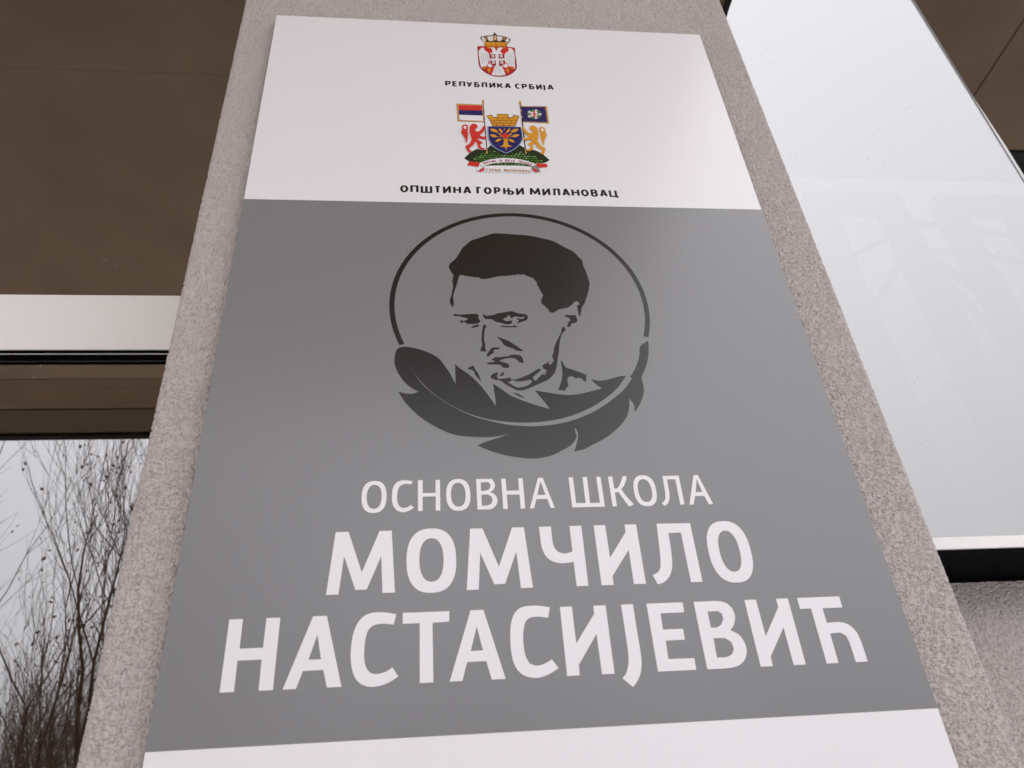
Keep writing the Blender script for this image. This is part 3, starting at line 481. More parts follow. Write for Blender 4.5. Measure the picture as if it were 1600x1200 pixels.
  ('gold',[(41,772.1),(40.2,774.1),(38.6,776.9),(35.5,778.6),(33.1,777.2),(31.2,773.4),(31.6,771),(33.9,768.6),(34.6,765.4),(32.7,762.8),(29.6,764.1),(26.5,768.2),(24.7,772.9),(23.1,774.9),(20.8,772.3),(22.4,769.1),(24.2,763.6),(27.9,758.1),(29,755.7),(25.7,753.6),(22.2,754.5),(21,752.3),(22.4,749.2),(26.9,749),(30.3,750.3),(32.7,750.2),(33.3,749.4),(28.6,744.3),(25.7,742.2),(28.3,740.6),(29.8,738.3),(29,734.6),(27.2,732.4),(23.8,731.8),(25.4,728.8),(28.8,729.4),(32.1,732.2),(32.9,735.9),(32.7,740.4),(34.5,743.3),(36.4,744),(37.2,738.7),(39.7,735.6),(42.3,732.5),(42.9,728.8),(40.6,725.9),(41.7,723.3),(44.6,723.5),(46.3,728.6),(47.6,732.3),(47,736),(44.5,737.6),(41.4,742.3),(39.7,748.4),(40,752.2),(40.4,755.2),(41.4,761.3),(41.4,768.2)]),
  ('gold',[(46.6,740.1),(47.1,746.5),(48.9,752.5),(51.2,757.7),(52,763.1),(50.3,766.2),(51,770.8),(49.6,774.8),(46.6,776.1),(44.1,774.7),(43.6,770.4),(44.1,762.7),(43.8,758.1),(44.5,750.4),(45.3,742.8)]),
  ('white',[(49,771.3),(47.4,773.5),(45.5,771.1),(46.4,766.4),(48.3,768.6)]),
 ],
}

# ------------------------------------------------------------------ the setting: ground
def sheet(name, x0, x1, y0, y1, z, m):
    o = mesh(name, [(x0, y0, z), (x1, y0, z), (x1, y1, z), (x0, y1, z)], [(0, 1, 2, 3)], m)
    o['kind'] = 'structure'
    return o
sheet('ground', -400, 400, -400, 400, 0, M['grass'])
sheet('pavement', -16, 16, -9.0, 0.3, 0.004, M['ground'])

# ------------------------------------------------------------------ rough stucco surfaces
def hash2(i, j, seed):
    h = np.sin(i * 127.1 + j * 311.7 + seed * 74.7) * 43758.5453
    return h - np.floor(h)
def vnoise(x, y, seed):
    i, j = np.floor(x), np.floor(y)
    fx, fy = x - i, y - j
    fx = fx * fx * (3 - 2 * fx); fy = fy * fy * (3 - 2 * fy)
    a, b = hash2(i, j, seed), hash2(i + 1, j, seed)
    c, d = hash2(i, j + 1, seed), hash2(i + 1, j + 1, seed)
    return (a + (b - a) * fx) * (1 - fy) + (c + (d - c) * fx) * fy
def worley(x, y, seed):
    """distance to the nearest and second nearest of jittered cell points"""
    i, j = np.floor(x), np.floor(y)
    f1 = np.full(x.shape, 9.0); f2 = f1.copy(); idn = np.zeros(x.shape)
    for di in (-1, 0, 1):
        for dj in (-1, 0, 1):
            a, c = i + di, j + dj
            px = a + .1 + .8 * hash2(a, c, seed); py = c + .1 + .8 * hash2(a, c, seed + 3.3)
            d = np.hypot(x - px, y - py)
            near = d < f1
            f2 = np.where(near, f1, np.minimum(f2, d))
            idn = np.where(near, hash2(a, c, seed + 7.7), idn)
            f1 = np.where(near, d, f1)
    return f1, f2, idn
def stucco_height(s, z):
    """millimetre relief of grained mineral render; s, z in metres"""
    s, z = s * 1130, z * 1130
    wx = s + 2.2 * (vnoise(s / 5, z / 5, 1) - .5)
    wz = z + 2.2 * (vnoise(s / 5, z / 5, 2) - .5)
    f1, f2, idn = worley(wx / 3.5, wz / 2.5, 11)
    dome = 1 - np.clip(f1 / .8, 0, 1) ** 1.5
    gap = np.exp(-((f2 - f1) / .17) ** 2) * np.clip((vnoise(wx / 2.6, wz / 2.0, 4) - .36) / .2, 0, 1)
    low = idn < .09                                          # grains torn out when the coat was rubbed
    lump = vnoise(s / 14, z / 12, 6) - .5
    fine = vnoise(s / 1.5, z / 1.4, 8) - .5
    return 1.25 * dome + .6 * (idn - .5) + .3 * lump + .15 * fine - 1.3 * gap - 1.2 * low * dome - .6
def steps(*seg):
    out = []
    for a, b, d in seg:
        n = max(1, int(round((b - a) / d)))
        out += list(np.linspace(a, b, n, endpoint=False))
    out.append(seg[-1][1])
    return np.array(out)
def stucco_sheet(name, path, svals, zvals, parent, amp=1.0):
    """path(s) -> x, y, nx, ny along the plan outline"""
    X, Y, NX, NY = path(svals)
    Sg, Zg = np.meshgrid(svals, zvals)
    def fade(v):                                             # modelled grains only where the mesh is fine enough for them
        d = np.gradient(v)
        return np.clip((.004 - d) / .002, 0, 1)
    fs, fz = fade(svals), fade(zvals)
    h = stucco_height(Sg, Zg) * 0.001 * amp * fs[None] * fz[:, None]
    co = np.stack([X[None] + NX[None] * h, Y[None] + NY[None] * h, Zg], -1).reshape(-1, 3)
    ns, nz = len(svals), len(zvals)
    i = np.arange((nz - 1) * (ns - 1))
    r, c = i // (ns - 1), i % (ns - 1)
    a = r * ns + c
    q = np.stack([a, a + 1, a + ns + 1, a + ns], 1)
    me = bpy.data.meshes.new(name)
    me.vertices.add(len(co)); me.vertices.foreach_set('co', co.ravel())
    me.loops.add(q.size); me.loops.foreach_set('vertex_index', q.ravel())
    me.polygons.add(len(q)); me.polygons.foreach_set('loop_start', np.arange(len(q)) * 4)
    me.polygons.foreach_set('loop_total', np.full(len(q), 4))
    me.polygons.foreach_set('use_smooth', np.ones(len(q), bool))
    coarse = (np.diff(zvals)[:, None] > .0025) | (np.diff(svals)[None] > .0025)
    me.materials.append(M['stucco']); me.materials.append(M['stucco2'])
    me.polygons.foreach_set('material_index', coarse.ravel().astype(np.int32))
    me.update(); me.validate()
    return link(name, me, parent)

pillar = thing('pillar', (0, 0, 0), 'grey-brown rough stucco pillar carrying the big school sign', 'pillar')
PX0, PX1, PY, RC, DEP = -.3505, .3630, .0120, .007, .30
def pillar_path(s):
    """s = 0 at the middle of the front; goes round both corners"""
    X = np.empty_like(s); Y = np.empty_like(s); NX = np.empty_like(s); NY = np.empty_like(s)
    for k, v in enumerate(s):
        L = PX1 if v > 0 else -PX0
        a = abs(v); sg = 1 if v > 0 else -1
        fl = L - RC; arc = RC * math.pi / 2
        if a <= fl: x, y, nx, ny = a, PY, 0, -1
        elif a <= fl + arc:
            t = (a - fl) / RC
            x, y, nx, ny = fl + RC * math.sin(t), PY + RC - RC * math.cos(t), math.sin(t), -math.cos(t)
        else: x, y, nx, ny = L, PY + RC + a - fl - arc, 1, 0
        X[k], Y[k], NX[k], NY[k] = sg * x, y, sg * nx, ny
    return X, Y, NX, NY
FINE = .0007
side_l = (-.345 - DEP, -.372, .006), (-.372, -.292, FINE)
side_r = (.292, .385, FINE), (.385, .355 + DEP, .006)
stucco_sheet('stucco_face', pillar_path, steps(*side_l, (-.292, .292, .012), *side_r), steps((0, 1.60, .02), (1.60, 1.71, .0012), (1.71, 2.2, .0007), (2.2, 2.790, .0009)), pillar)
stucco_sheet('stucco_face', pillar_path, steps(*side_l, (-.292, .292, .0011), *side_r), steps((2.790, 2.95, .001), (2.95, 3.3, .006), (3.3, 4.6, .03)), pillar)

wall = thing('wall', (0, 0, 0), 'rough stucco wall below the window with the white panel', 'wall')
WY = .1345
sv2 = steps((.30, .36, .01), (.36, .76, .0009), (.76, 4.0, .02))
zv2 = steps((0, 1.60, .02), (1.60, 2.0172, .0009))
stucco_sheet('stucco_face', lambda s: (s, np.full_like(s, WY), np.zeros_like(s), -np.ones_like(s)), sv2, zv2, wall)
box('shadow_strip', .36, 4.0, .1305, WY + .0205, 2.0175, 2.0225, M['gasket'], wall)  # black strip put in for the deep shadow under the sill
box('wall_core', .36, 4.0, WY + .021, .32, 0, 2.018, M['inside'], wall)

# wall below the glazing left of the pillar
lwall = thing('wall', (0, 0, 0), 'low stucco wall under the tall glazing beside the pillar', 'wall')
stucco_sheet('stucco_face', lambda s: (s, np.full_like(s, .16), np.zeros_like(s), -np.ones_like(s)),
             steps((-4.2, -.34, .02)), steps((0, .9, .02)), lwall, 1.0)
box('wall_core', -4.2, -.36, .165, .30, 0, .896, M['inside'], lwall)

# room behind the glazing
room = thing('interior_room', (0, 0, 0), 'dim room behind the glazing with plain brown walls', 'room')
box('back_wall', -4.2, 4.0, 4.0, 4.1, 0.02, 4.58, M['inside'], room)
box('side_wall', -4.3, -4.2, .2, 4.1, 0.02, 4.58, M['inside'], room)
box('side_wall', 4.0, 4.1, .2, 4.1, 0.02, 4.58, M['inside'], room)
box('floor', -4.2, 4.0, .31, 4.0, 0.006, .02, M['floor'], room)
box('partition', -.33, .34, .312, .36, 0.02, 4.58, M['inside'], room)

# ------------------------------------------------------------------ tall window left of the pillar
GY = .195
win = thing('window', (-2.2, GY, .9), 'tall reflective window with white transom bar and tree reflection', 'window')
wl = Vector((-2.2, GY, .9))
def part(name, x0, x1, y0, y1, z0, z1, m, parent, base, b=0):
    return box(name, x0 - base.x, x1 - base.x, y0 - base.y, y1 - base.y, z0 - base.z, z1 - base.z, m, parent, b)
BZ0, BZ1 = 2.362, 2.450
tb = part('transom', -4.1, -.352, .180, .262, BZ0, BZ1, M['frame'], win, wl, .0025)
part('transom_lip', -4.1, -.352, .1815, .1845, BZ0 - .0025, BZ0 - .0002, M['sill'], tb, Vector((0, 0, 0)) + wl)
part('gasket', -4.1, -.352, .1905, .1945, BZ0 - .003, BZ0 - .0004, M['gasket'], tb, wl)
part('gasket', -4.1, -.352, .188, .1945, BZ1 + .0003, BZ1 + .005, M['gasket'], tb, wl)
for nm, z0, z1 in (('pane', .955, BZ0 - .0005), ('pane', BZ1 + .0005, 4.545)):
    pn = pane(nm, -4.05, -.40, GY, GY + .004, z0, z1, M['glass'], win, wl)
    pane('inner_pane', -4.05, -.40, GY + .030, GY + .034, z0, z1, M['glass2'], pn, wl)
part('jamb', -.412, -.350, .19, .262, .90, BZ0 - .0005, M['frame'], win, wl)
part('jamb', -.412, -.350, .19, .262, BZ1 + .0005, 4.595, M['frame'], win, wl)
part('jamb', -4.16, -4.10, .19, .262, .90, 4.595, M['frame'], win, wl)
part('sill_rail', -4.1, -.4125, .185, .262, .90, .96, M['frame'], win, wl)
part('head_rail', -4.1, -.4125, .185, .262, 4.54, 4.595, M['frame'], win, wl)

# ------------------------------------------------------------------ window right of the pillar
win2 = thing('window', (2.2, .13, 2.02), 'wide reflective window with thin white bottom rail above the stucco wall', 'window')
w2 = Vector((2.2, .13, 2.02))
bf = part('bottom_rail', .362, 3.9, .060, .122, 2.0255, 2.0385, M['frame'], win2, w2, .0012)
part('sill_flashing', .362, 3.9, .0615, .130, 2.0205, 2.0252, M['sill'], win2, w2)
part('gasket', .362, 3.9, .0905, .099, 2.0387, 2.0405, M['gasket'], win2, w2)
gp = pane('pane', .375, 3.85, .100, .104, 2.041, 4.545, M['glass'], win2, w2)
pane('inner_pane', .375, 3.85, .128, .132, 2.041, 4.545, M['glass2'], gp, w2)
part('jamb', 3.851, 3.92, .06, .16, 2.0387, 4.595, M['frame'], win2, w2)
part('jamb', .360, .3745, .11, .16, 2.0387, 4.595, M['frame'], win2, w2)
part('head_rail', .375, 3.85, .09, .16, 4.547, 4.595, M['frame'], win2, w2)

def tube(V, Fc, pts, rads, sides):
    prev = None
    for k, (p, r) in enumerate(zip(pts, rads)):
        d = (pts[min(k + 1, len(pts) - 1)] - pts[max(k - 1, 0)]).normalized()
        u = d.cross(Vector((.31, .95, .05))).normalized(); v = d.cross(u)
        o = len(V)
        for s in range(sides):
            a = 2 * math.pi * s / sides
            V.append(tuple(p + (u * math.cos(a) + v * math.sin(a)) * r))
        if prev is not None:
            for s in range(sides): Fc.append((prev + s, prev + (s + 1) % sides, o + (s + 1) % sides, o + s))
        prev = o
# inside, behind the right-hand glass
box('side_wall', .345, .362, .365, .998, .022, 4.57, M['inside'], room)  # added to keep the roof gap's daylight out of the left room
pw = thing('partition_wall', (.3, 1.0, .02), 'pale inner partition wall behind the right-hand glass', 'wall')
box('panel', 0, 1.62, 0, .08, 0, 3.66, M['pale'], pw)
stw = thing('stair_wall', (1.05, .96, .02), 'sloping grey stair wall in front of the pale partition', 'wall')
prism('stringer', [(0, 0), (.87, 0), (.87, 3.31), (0, 2.66)], 0, .035, M['stair'], stw)
def steel_frame(x0, x1, y, h, label):
    t = thing('steel_frame', (x0, y, .02), label, 'frame', 'tall steel frames behind the glass')
    box('post', -.028, .028, -.02, .02, 0, h, M['steel'], t, .003)
    box('post', x1 - x0 - .028, x1 - x0 + .028, -.02, .02, 0, h, M['steel'], t, .003)
    box('crossbar', .0285, x1 - x0 - .0285, -.02, .02, h - .05, h, M['steel'], t, .003)
steel_frame(.83, 1.012, .6, 3.12, 'tall narrow grey steel frame behind the glass, next to the potted plant')
steel_frame(1.16, 1.335, .6, 3.12, 'tall narrow grey steel frame behind the glass, beside the stair wall')
def potted_plant(loc):
    t = thing('potted_plant', loc, 'tall yucca with long pointed leaves in a clay pot indoors', 'plant')
    prof = [(.0, 0), (.12, 0), (.17, .30), (.185, .30), (.185, .34), (.155, .34), (.15, .28), (.0, .28)]
    n = 20
    V = [(r * math.cos(2 * math.pi * k / n), r * math.sin(2 * math.pi * k / n), z) for r, z in prof for k in range(n)]
    F = [(i * n + k, i * n + (k + 1) % n, (i + 1) * n + (k + 1) % n, (i + 1) * n + k) for i in range(len(prof) - 1) for k in range(n)]
    mesh('pot', V, F, M['pot'], t)
    V, F = [], []
    P = [Vector((.02 * math.sin(k * .9), .015 * math.cos(k), .25 + k * .237)) for k in range(11)]
    tube(V, F, P, [.028 - .001 * k for k in range(11)], 8)
    mesh('stem', V, F, M['bark'], t, smooth=True)
    R = random.Random(3)
    for an, el, L in ((-.2, -10, .33), (.25, -24, .34), (-.6, -30, .30), (.55, -4, .30), (2.95, -8, .27), (2.3, -30, .28), (-2.5, -22, .26)):
        el = math.radians(el); wd = R.uniform(.013, .019)
        d = Vector((math.cos(an) * math.cos(el), math.sin(an) * math.cos(el), math.sin(el)))
        sd = d.cross(Vector((0, 0, 1))).normalized()
        b0 = P[-1] + Vector((0, 0, -.16 * R.random()))
        V, F = [], []
        for i in range(7):
            u = i / 6
            c = b0 + d * L * u + Vector((0, 0, -.10 * u * u * math.cos(el)))
            w_ = wd * (1 - u) ** .6 * (.6 + 1.2 * u * (1 - u)) + .0006
            V += [tuple(c - sd * w_), tuple(c + Vector((0, 0, -.004 * (1 - u)))), tuple(c + sd * w_)]
            if i: F += [(3 * i - 3, 3 * i - 2, 3 * i + 1, 3 * i), (3 * i - 2, 3 * i - 1, 3 * i + 2, 3 * i + 1)]
        mesh('leaf', V, F, M['yucca'], t, smooth=True)
potted_plant((.90, .48, .30))
tag(box('plant_stand', -.25, .25, -.18, .18, 0, .278, M['pale'], None, .005, (.90, .48, .02)), 'low pale box stand under the potted yucca', 'stand')

# ------------------------------------------------------------------ canopy over the entrance
can = thing('canopy', (-1.5, -.8, 4.6), 'brown boarded entrance canopy with dark metal edge overhead', 'canopy')
cb = Vector((-1.5, -.8, 4.6))
J = .0015
SZ = 4.6
xs = (-6.2, -3.5, -.62, 1.055)
for i in range(3):
    for y0, y1 in ((-3.04, -.95), (-.95, .18)):
        part('soffit_panel', xs[i] + J, xs[i + 1] - J, y0 + J * .3, y1 - J * .3, SZ, SZ + .018, M['soffit'], can, cb, .0008)
    part('soffit_panel', xs[i] + J, xs[i + 1] - J, -3.36, -3.04 - J, SZ - .004, SZ + .018, M['soffit3'], can, cb, .0015)
    part('edge_board', xs[i] + J, xs[i + 1] - J, -3.64, -3.365, SZ - .012, SZ + .018, M['soffit2'], can, cb, .002)
part('fascia', -6.22, 1.065, -3.70, -3.645, SZ - .03, SZ + .30, M['fascia'], can, cb, .002)
part('fascia', 1.0555, 1.075, -3.6445, .18, SZ - .015, SZ + .30, M['fascia'], can, cb, .002)
part('fascia', -6.245, -6.221, -3.70, .20, SZ - .015, SZ + .30, M['fascia'], can, cb)
def slab(name, poly, z0, z1, m):
    n = len(poly)
    v = [(x - cb.x, y - cb.y, z0 - cb.z) for x, y in poly] + [(x - cb.x, y - cb.y, z1 - cb.z) for x, y in poly]
    f = [tuple(reversed(range(n))), tuple(range(n, 2 * n))] + [(i, (i + 1) % n, n + (i + 1) % n, n + i) for i in range(n)]
    return mesh(name, v, f, m, can)
# right wing of the canopy starts on a slant, leaving a wedge of sky beside the main roof
dg = lambda x: -.688 - .822 * (x - 1.787)
XA = 1.787 - (.18 + .688) / .822
XD, XE = 2.653, 3.6
slab('soffit_panel', [(XA + .012, .18), (2.302, dg(2.302) + .009), (2.302, .18)], SZ, SZ + .018, M['soffit'])
slab('soffit_panel', [(2.310, dg(2.310) + .009), (XD, dg(XD) + .02), (4.4, dg(XD) + .02), (4.4, .18), (2.310, .18)], SZ, SZ + .018, M['soffit'])
slab('soffit_panel', [(4.408, dg(XD) + .02), (7.0, dg(XD) + .02), (7.0, .18), (4.408, .18)], SZ, SZ + .018, M['soffit'])
slab('edge_trim', [(XA, .18), (XE, dg(XE)), (XE + .004, dg(XE) + .004), (XA + .010, .18)], SZ - .006, SZ + .28, M['frame'])
slab('edge_board', [(XD + .004, dg(XD) + .016), (XE + .012, dg(XE) + .016), (7.0, dg(XE) + .016), (7.0, dg(XD) + .016)], SZ - .008, SZ + .018, M['fascia'])
part('fascia', XE + .02, 7.02, dg(XE) - .04, dg(XE) + .012, SZ - .03, SZ + .30, M['fascia'], can, cb, .002)
slab('roof_deck', [(XA + .032, .1805), (XE + .02, dg(XE) + .018), (7.0, dg(XE) + .018), (7.0, .40), (XA + .032, .40)], SZ + .0185, SZ + .26, M['roof'])
slab('roof_deck', [(XA + .032, .829), (7.0, .829), (7.0, 4.2), (XA + .032, 4.2)], SZ + .0185, SZ + .26, M['roof'])
slab('roof_deck', [(2.0, .4005), (7.0, .4005), (7.0, .8285), (2.0, .8285)], SZ + .0185, SZ + .26, M['roof'])   # roof gap added to bring daylight onto the partition and frames inside
part('roof_deck', -6.2, 1.055, -3.6442, 4.2, SZ + .0185, SZ + .26, M['roof'], can, cb)

# ------------------------------------------------------------------ the school sign
sign = thing('school_sign', (0, 0, 1.80), 'tall white and grey printed school sign with coats of arms and portrait logo', 'sign')
bo = box('board', -.300, .300, .0001, .0030, 0, 1.000, [M['board']], sign, .0003)
LAY = 0.00004
def smooth(P, corner=38, n=4):
    """Catmull-Rom through a closed outline, keeping sharp corners"""
    k = len(P)
    Q = [Vector(p) for p in P]
    def is_c(i):
        a, b = Q[i] - Q[i - 1], Q[(i + 1) % k] - Q[i]
        if a.length < 1e-6 or b.length < 1e-6: return True
        return abs(math.degrees(a.angle_signed(b))) > corner
    cor = [is_c(i) for i in range(k)]
    out = []
    for i in range(k):
        p1, p2 = Q[i], Q[(i + 1) % k]
        out.append(tuple(p1))
        if cor[i] and cor[(i + 1) % k]: continue
        p0 = Q[i - 1] if not cor[i] else p1 - (p2 - p1)
        p3 = Q[(i + 2) % k] if not cor[(i + 1) % k] else p2 + (p2 - p1)
        for s in range(1, n):
            t = s / n
            out.append(tuple(.5 * ((2 * p1) + (p2 - p0) * t + (2 * p0 - 5 * p1 + 4 * p2 - p3) * t * t + (3 * p1 - p0 - 3 * p2 + p3) * t ** 3)))
    return out
def fill(loops):
    """triangles of an outline with holes"""
    L = [[Vector((x, z, 0)) for x, z in lp] for lp in loops]
    tri = tessellate_polygon(L)
    pts = [p for lp in loops for p in lp]
    return pts, [tuple(t) for t in tri]
def printed(name, layers, parent=None, label=None, base=1):
    """layers: list of (ink, [loops]) laid over each other as thin ink films; mm on the board"""
    V, Fc, Ix, inks = [], [], [], []
    for li, (ink, loops) in enumerate(layers):
        if ink not in inks: inks.append(ink)
        pts, tri = fill(loops)
        y = -(base + li) * LAY if not isinstance(ink, tuple) else 0
        o = len(V)
        V += [(x / 1000, y, z / 1000) for x, z in pts]
        for t in tri:
            a, b, c = (pts[i] for i in t)
            if (b[0] - a[0]) * (c[1] - a[1]) - (b[1] - a[1]) * (c[0] - a[0]) < 0: t = (t[0], t[2], t[1])
            Fc.append(tuple(o + i for i in t)); Ix.append(inks.index(ink))
    ob = mesh(name, V, Fc, [INK[i] for i in inks], parent or sign, idx=Ix)
    if label: ob['label'] = label
    return ob
printed('grey_field', [('field', [[(-300, 70), (300, 70), (300, 635), (-300, 635)]])], label='grey middle field of the sign')

# portrait logo: ring, hair, face strokes, feather with a light quill
def arc(cx, cz, r, a0, a1, n=120):
    return [(cx + r * math.cos(a0 + (a1 - a0) * i / n), cz + r * math.sin(a0 + (a1 - a0) * i / n)) for i in range(n + 1)]
logo = link('portrait_logo', None, sign)
logo['label'] = 'dark ring logo of a short-haired man above a curved feather'
cxr, czr, ro, ri = -1.2, 484.4, 136.2, 130.9
aL = math.pi + math.atan2(484.4 - 432.0, 123.4 - 1.2); aR = -math.atan2(484.4 - 441.4, 127.3 + 1.2)
printed('ring', [('logo', [arc(cxr, czr, ro, aR, aL) + arc(cxr, czr, ri, aL, aR)])], logo, base=2)
printed('hair', [('logo', [smooth(PORTRAIT['hair'][0], 40, 3)])], logo, base=2)
faces = [k for k in PORTRAIT if k.startswith('face_')]
V = []
for k in faces:
    printed('face_stroke', [('logo', [smooth(h, 45, 4) for h in PORTRAIT[k]])], logo, base=2)
fe = printed('feather', [('logo', [smooth(PORTRAIT['feather'][0], 42, 4)])], logo, base=2)
printed('quill', [('field', [smooth(PORTRAIT['rib'][0], 42, 4)])], fe, base=5)

sr = random.Random(2)
for x, z in ((-149, 398), (-152, 404), (146, 395), (93, 492), (12, 85), (-228, 330), (205, 520), (120, 345)):
    printed('dirt_speck', [('dgrey', [[(x + r_ * math.cos(q), z + r_ * math.sin(q)) for q, r_ in ((k * math.pi / 4, sr.uniform(.25, .6)) for k in range(8))]])], base=6)

# big lettering, each word a part with its letters
def superellipse(x0, x1, z0, z1, e=2.45, n=64):
    cx, cz, a, b = (x0 + x1) / 2, (z0 + z1) / 2, (x1 - x0) / 2, (z1 - z0) / 2
    o = []
    for i in range(n):
        t = 2 * math.pi * i / n
        c, s = math.cos(t), math.sin(t)
        o.append((cx + a * math.copysign(abs(c) ** (2 / e), c), cz + b * math.copysign(abs(s) ** (2 / e), s)))
    return o
def letter(g, parent):
    if isinstance(g, dict): loops = [superellipse(*g['O']), superellipse(*g['I'], e=2.3)]
    else: loops = [smooth(h, 33, 5) for h in g]
    return printed('letter', [('white', loops)], parent, base=2)
words = {1: 'words ОСНОВНА ШКОЛА in thin white capitals', 2: 'word МОМЧИЛО in bold white capitals', 3: 'word НАСТАСИЈЕВИЋ in bold white capitals'}
for k, txt in words.items():
    wd = link('lettering', None, sign); wd['label'] = txt
    for ch, g in LETTERS[k]: letter(g, wd)

# small black capitals as strokes
GL = {
 'Р': [[(0, 0), (0, 1), (.6, 1), (.88, .93), (1, .72), (.88, .5), (.6, .42), (0, .42)]],
 'Е': [[(1, 0), (0, 0), (0, 1), (.97, 1)], [(0, .52), (.88, .52)]],
 'П': [[(0, 0), (0, 1), (1, 1), (1, 0)]],
 'У': [[(0, 1), (.52, .32)], [(1, 1), (.45, .12), (.3, 0), (.08, 0)]],
 'Б': [[(.95, 1), (0, 1), (0, 0), (.6, 0), (.9, .08), (1, .29), (.88, .5), (.6, .57), (0, .57)]],
 'Л': [[(0, 0), (.13, .08), (.2, .3), (.24, 1), (1, 1), (1, 0)]],
 'И': [[(0, 1), (0, 0), (1, 1), (1, 0)]],
 'К': [[(0, 0), (0, 1)], [(0, .5), (.35, .5), (.95, 1)], [(.33, .52), (1, 0)]],
 'А': [[(0, 0), (.42, 1), (.58, 1), (1, 0)], [(.18, .3), (.82, .3)]],
 'С': [[(1, .93), (.7, 1), (.42, .98), (.14, .82), (0, .5), (.14, .18), (.42, .02), (.7, 0), (1, .08)]],
 'Ј': [[(.6, 1), (.6, .1), (.4, -.12), (0, -.2)]],
 'О': [[(.5, 1), (.16, .85), (0, .5), (.16, .15), (.5, 0), (.84, .15), (1, .5), (.84, .85), (.5, 1)]],
 'Ш': [[(0, 1), (0, 0), (1, 0), (1, 1)], [(.5, 0), (.5, 1)]],
 'Т': [[(0, 1), (1, 1)], [(.5, 1), (.5, 0)]],
 'Н': [[(0, 0), (0, 1)], [(1, 0), (1, 1)], [(0, .52), (1, .52)]],
 'Г': [[(0, 0), (0, 1), (1, 1)]],
 'Њ': [[(0, 0), (0, 1)], [(0, .52), (.75, .52)], [(.5, 1), (.5, 0), (.78, 0), (.95, .08), (1, .27), (.93, .45), (.75, .52)]],
 'М': [[(0, 0), (.08, 1), (.5, .22), (.92, 1), (1, 0)]],
 'В': [[(0, 0), (0, 1), (.6, 1), (.86, .93), (.93, .75), (.83, .58), (.6, .53), (0, .53)], [(.6, .53), (.9, .43), (1, .26), (.88, .07), (.6, 0), (0, 0)]],
 'Ц': [[(0, 1), (0, 0), (.86, 0), (.86, 1)], [(.86, 0), (1, 0), (1, -.22)]],
}
def stroke_polys(line, w, hz):
    """quads for each segment plus round joints; verticals w wide, horizontals hz thick"""
    out = []
    for a, b in zip(line, line[1:]):
        dx, dz = b[0] - a[0], b[1] - a[1]
        l = math.hypot(dx, dz)
        if l < 1e-6: continue
        nx, nz = -dz / l, dx / l
        t = abs(nx) * w / 2 + (1 - abs(nx)) * hz / 2
        out.append([(a[0] + nx * t, a[1] + nz * t), (a[0] - nx * t, a[1] - nz * t), (b[0] - nx * t, b[1] - nz * t), (b[0] + nx * t, b[1] + nz * t)])
    for o, p, q in zip(line, line[1:], line[2:]):
        a = Vector((p[0] - o[0], p[1] - o[1])); c = Vector((q[0] - p[0], q[1] - p[1]))
        if abs(math.degrees(a.angle_signed(c))) > 80:
            out.append([(p[0] - w / 2, p[1] - hz / 2), (p[0] + w / 2, p[1] - hz / 2), (p[0] + w / 2, p[1] + hz / 2), (p[0] - w / 2, p[1] + hz / 2)])
            continue
        out.append([(p[0] + w / 2 * math.cos(k * math.pi / 4), p[1] + hz / 2 * math.sin(k * math.pi / 4)) for k in range(8)])
    return out
def union(polys):
    vs, fs = [], []
    for p in polys:
        ar = sum(p[i][0] * p[(i + 1) % len(p)][1] - p[(i + 1) % len(p)][0] * p[i][1] for i in range(len(p)))
        if ar < 0: p = p[::-1]
        o = len(vs); vs += [Vector(q) for q in p]; fs.append(list(range(o, o + len(p))))
    v, e, f, _, _, src = delaunay_2d_cdt(vs, [], fs, 0, 1e-5)
    return [tuple(q) for q in v], [tuple(q) for q, o in zip(f, src) if len(o)]
def small_text(items, ink, w, hz, parent, label=None, base=1, name='lettering'):
    """items: (char, x0, x1, z_base, z_cap, tilt)"""
    V, Fc = [], []
    for ch, x0, x1, zb, zc, tilt in items:
        pol = []
        for ln in GL[ch]:
            L = [(x0 + w / 2 + p[0] * (x1 - x0 - w), zb + hz / 2 + p[1] * (zc - zb - hz)) for p in ln]
            pol += stroke_polys(L, w, hz)
        v, f = union(pol)
        cx, cz = (x0 + x1) / 2, (zb + zc) / 2
        o = len(V)
        V += [((cx + (x - cx) * math.cos(tilt) - (z - cz) * math.sin(tilt)) / 1000, -base * LAY, (cz + (x - cx) * math.sin(tilt) + (z - cz) * math.cos(tilt)) / 1000) for x, z in v]
        Fc += [tuple(o + i for i in q) for q in f]
    ob = mesh(name, V, Fc, INK[ink], parent)
    if label: ob['label'] = label
    return ob
def row(text, xs, zb, zc):
    out, i = [], 0
    for ch in text:
        if ch == ' ': continue
        out.append((ch, xs[2 * i], xs[2 * i + 1], zb, zc, 0)); i += 1
    return out
small_text(row('РЕПУБЛИКА СРБИЈА', [-72.6, -65.1, -63.2, -56.2, -54.5, -46.3, -44.9, -36.9, -34.7, -27.4, -26.2, -17.5, -14.9, -6.8, -4.7, 3.9, 5.4, 13.8, 18.8, 26.0, 28.1, 35.3, 37.7, 44.9, 47.2, 54.9, 56.4, 59.8, 62.2, 70.7], 854.4, 865.5),
           'type', 2.6, 2.05, sign, 'words РЕПУБЛИКА СРБИЈА in small black capitals')
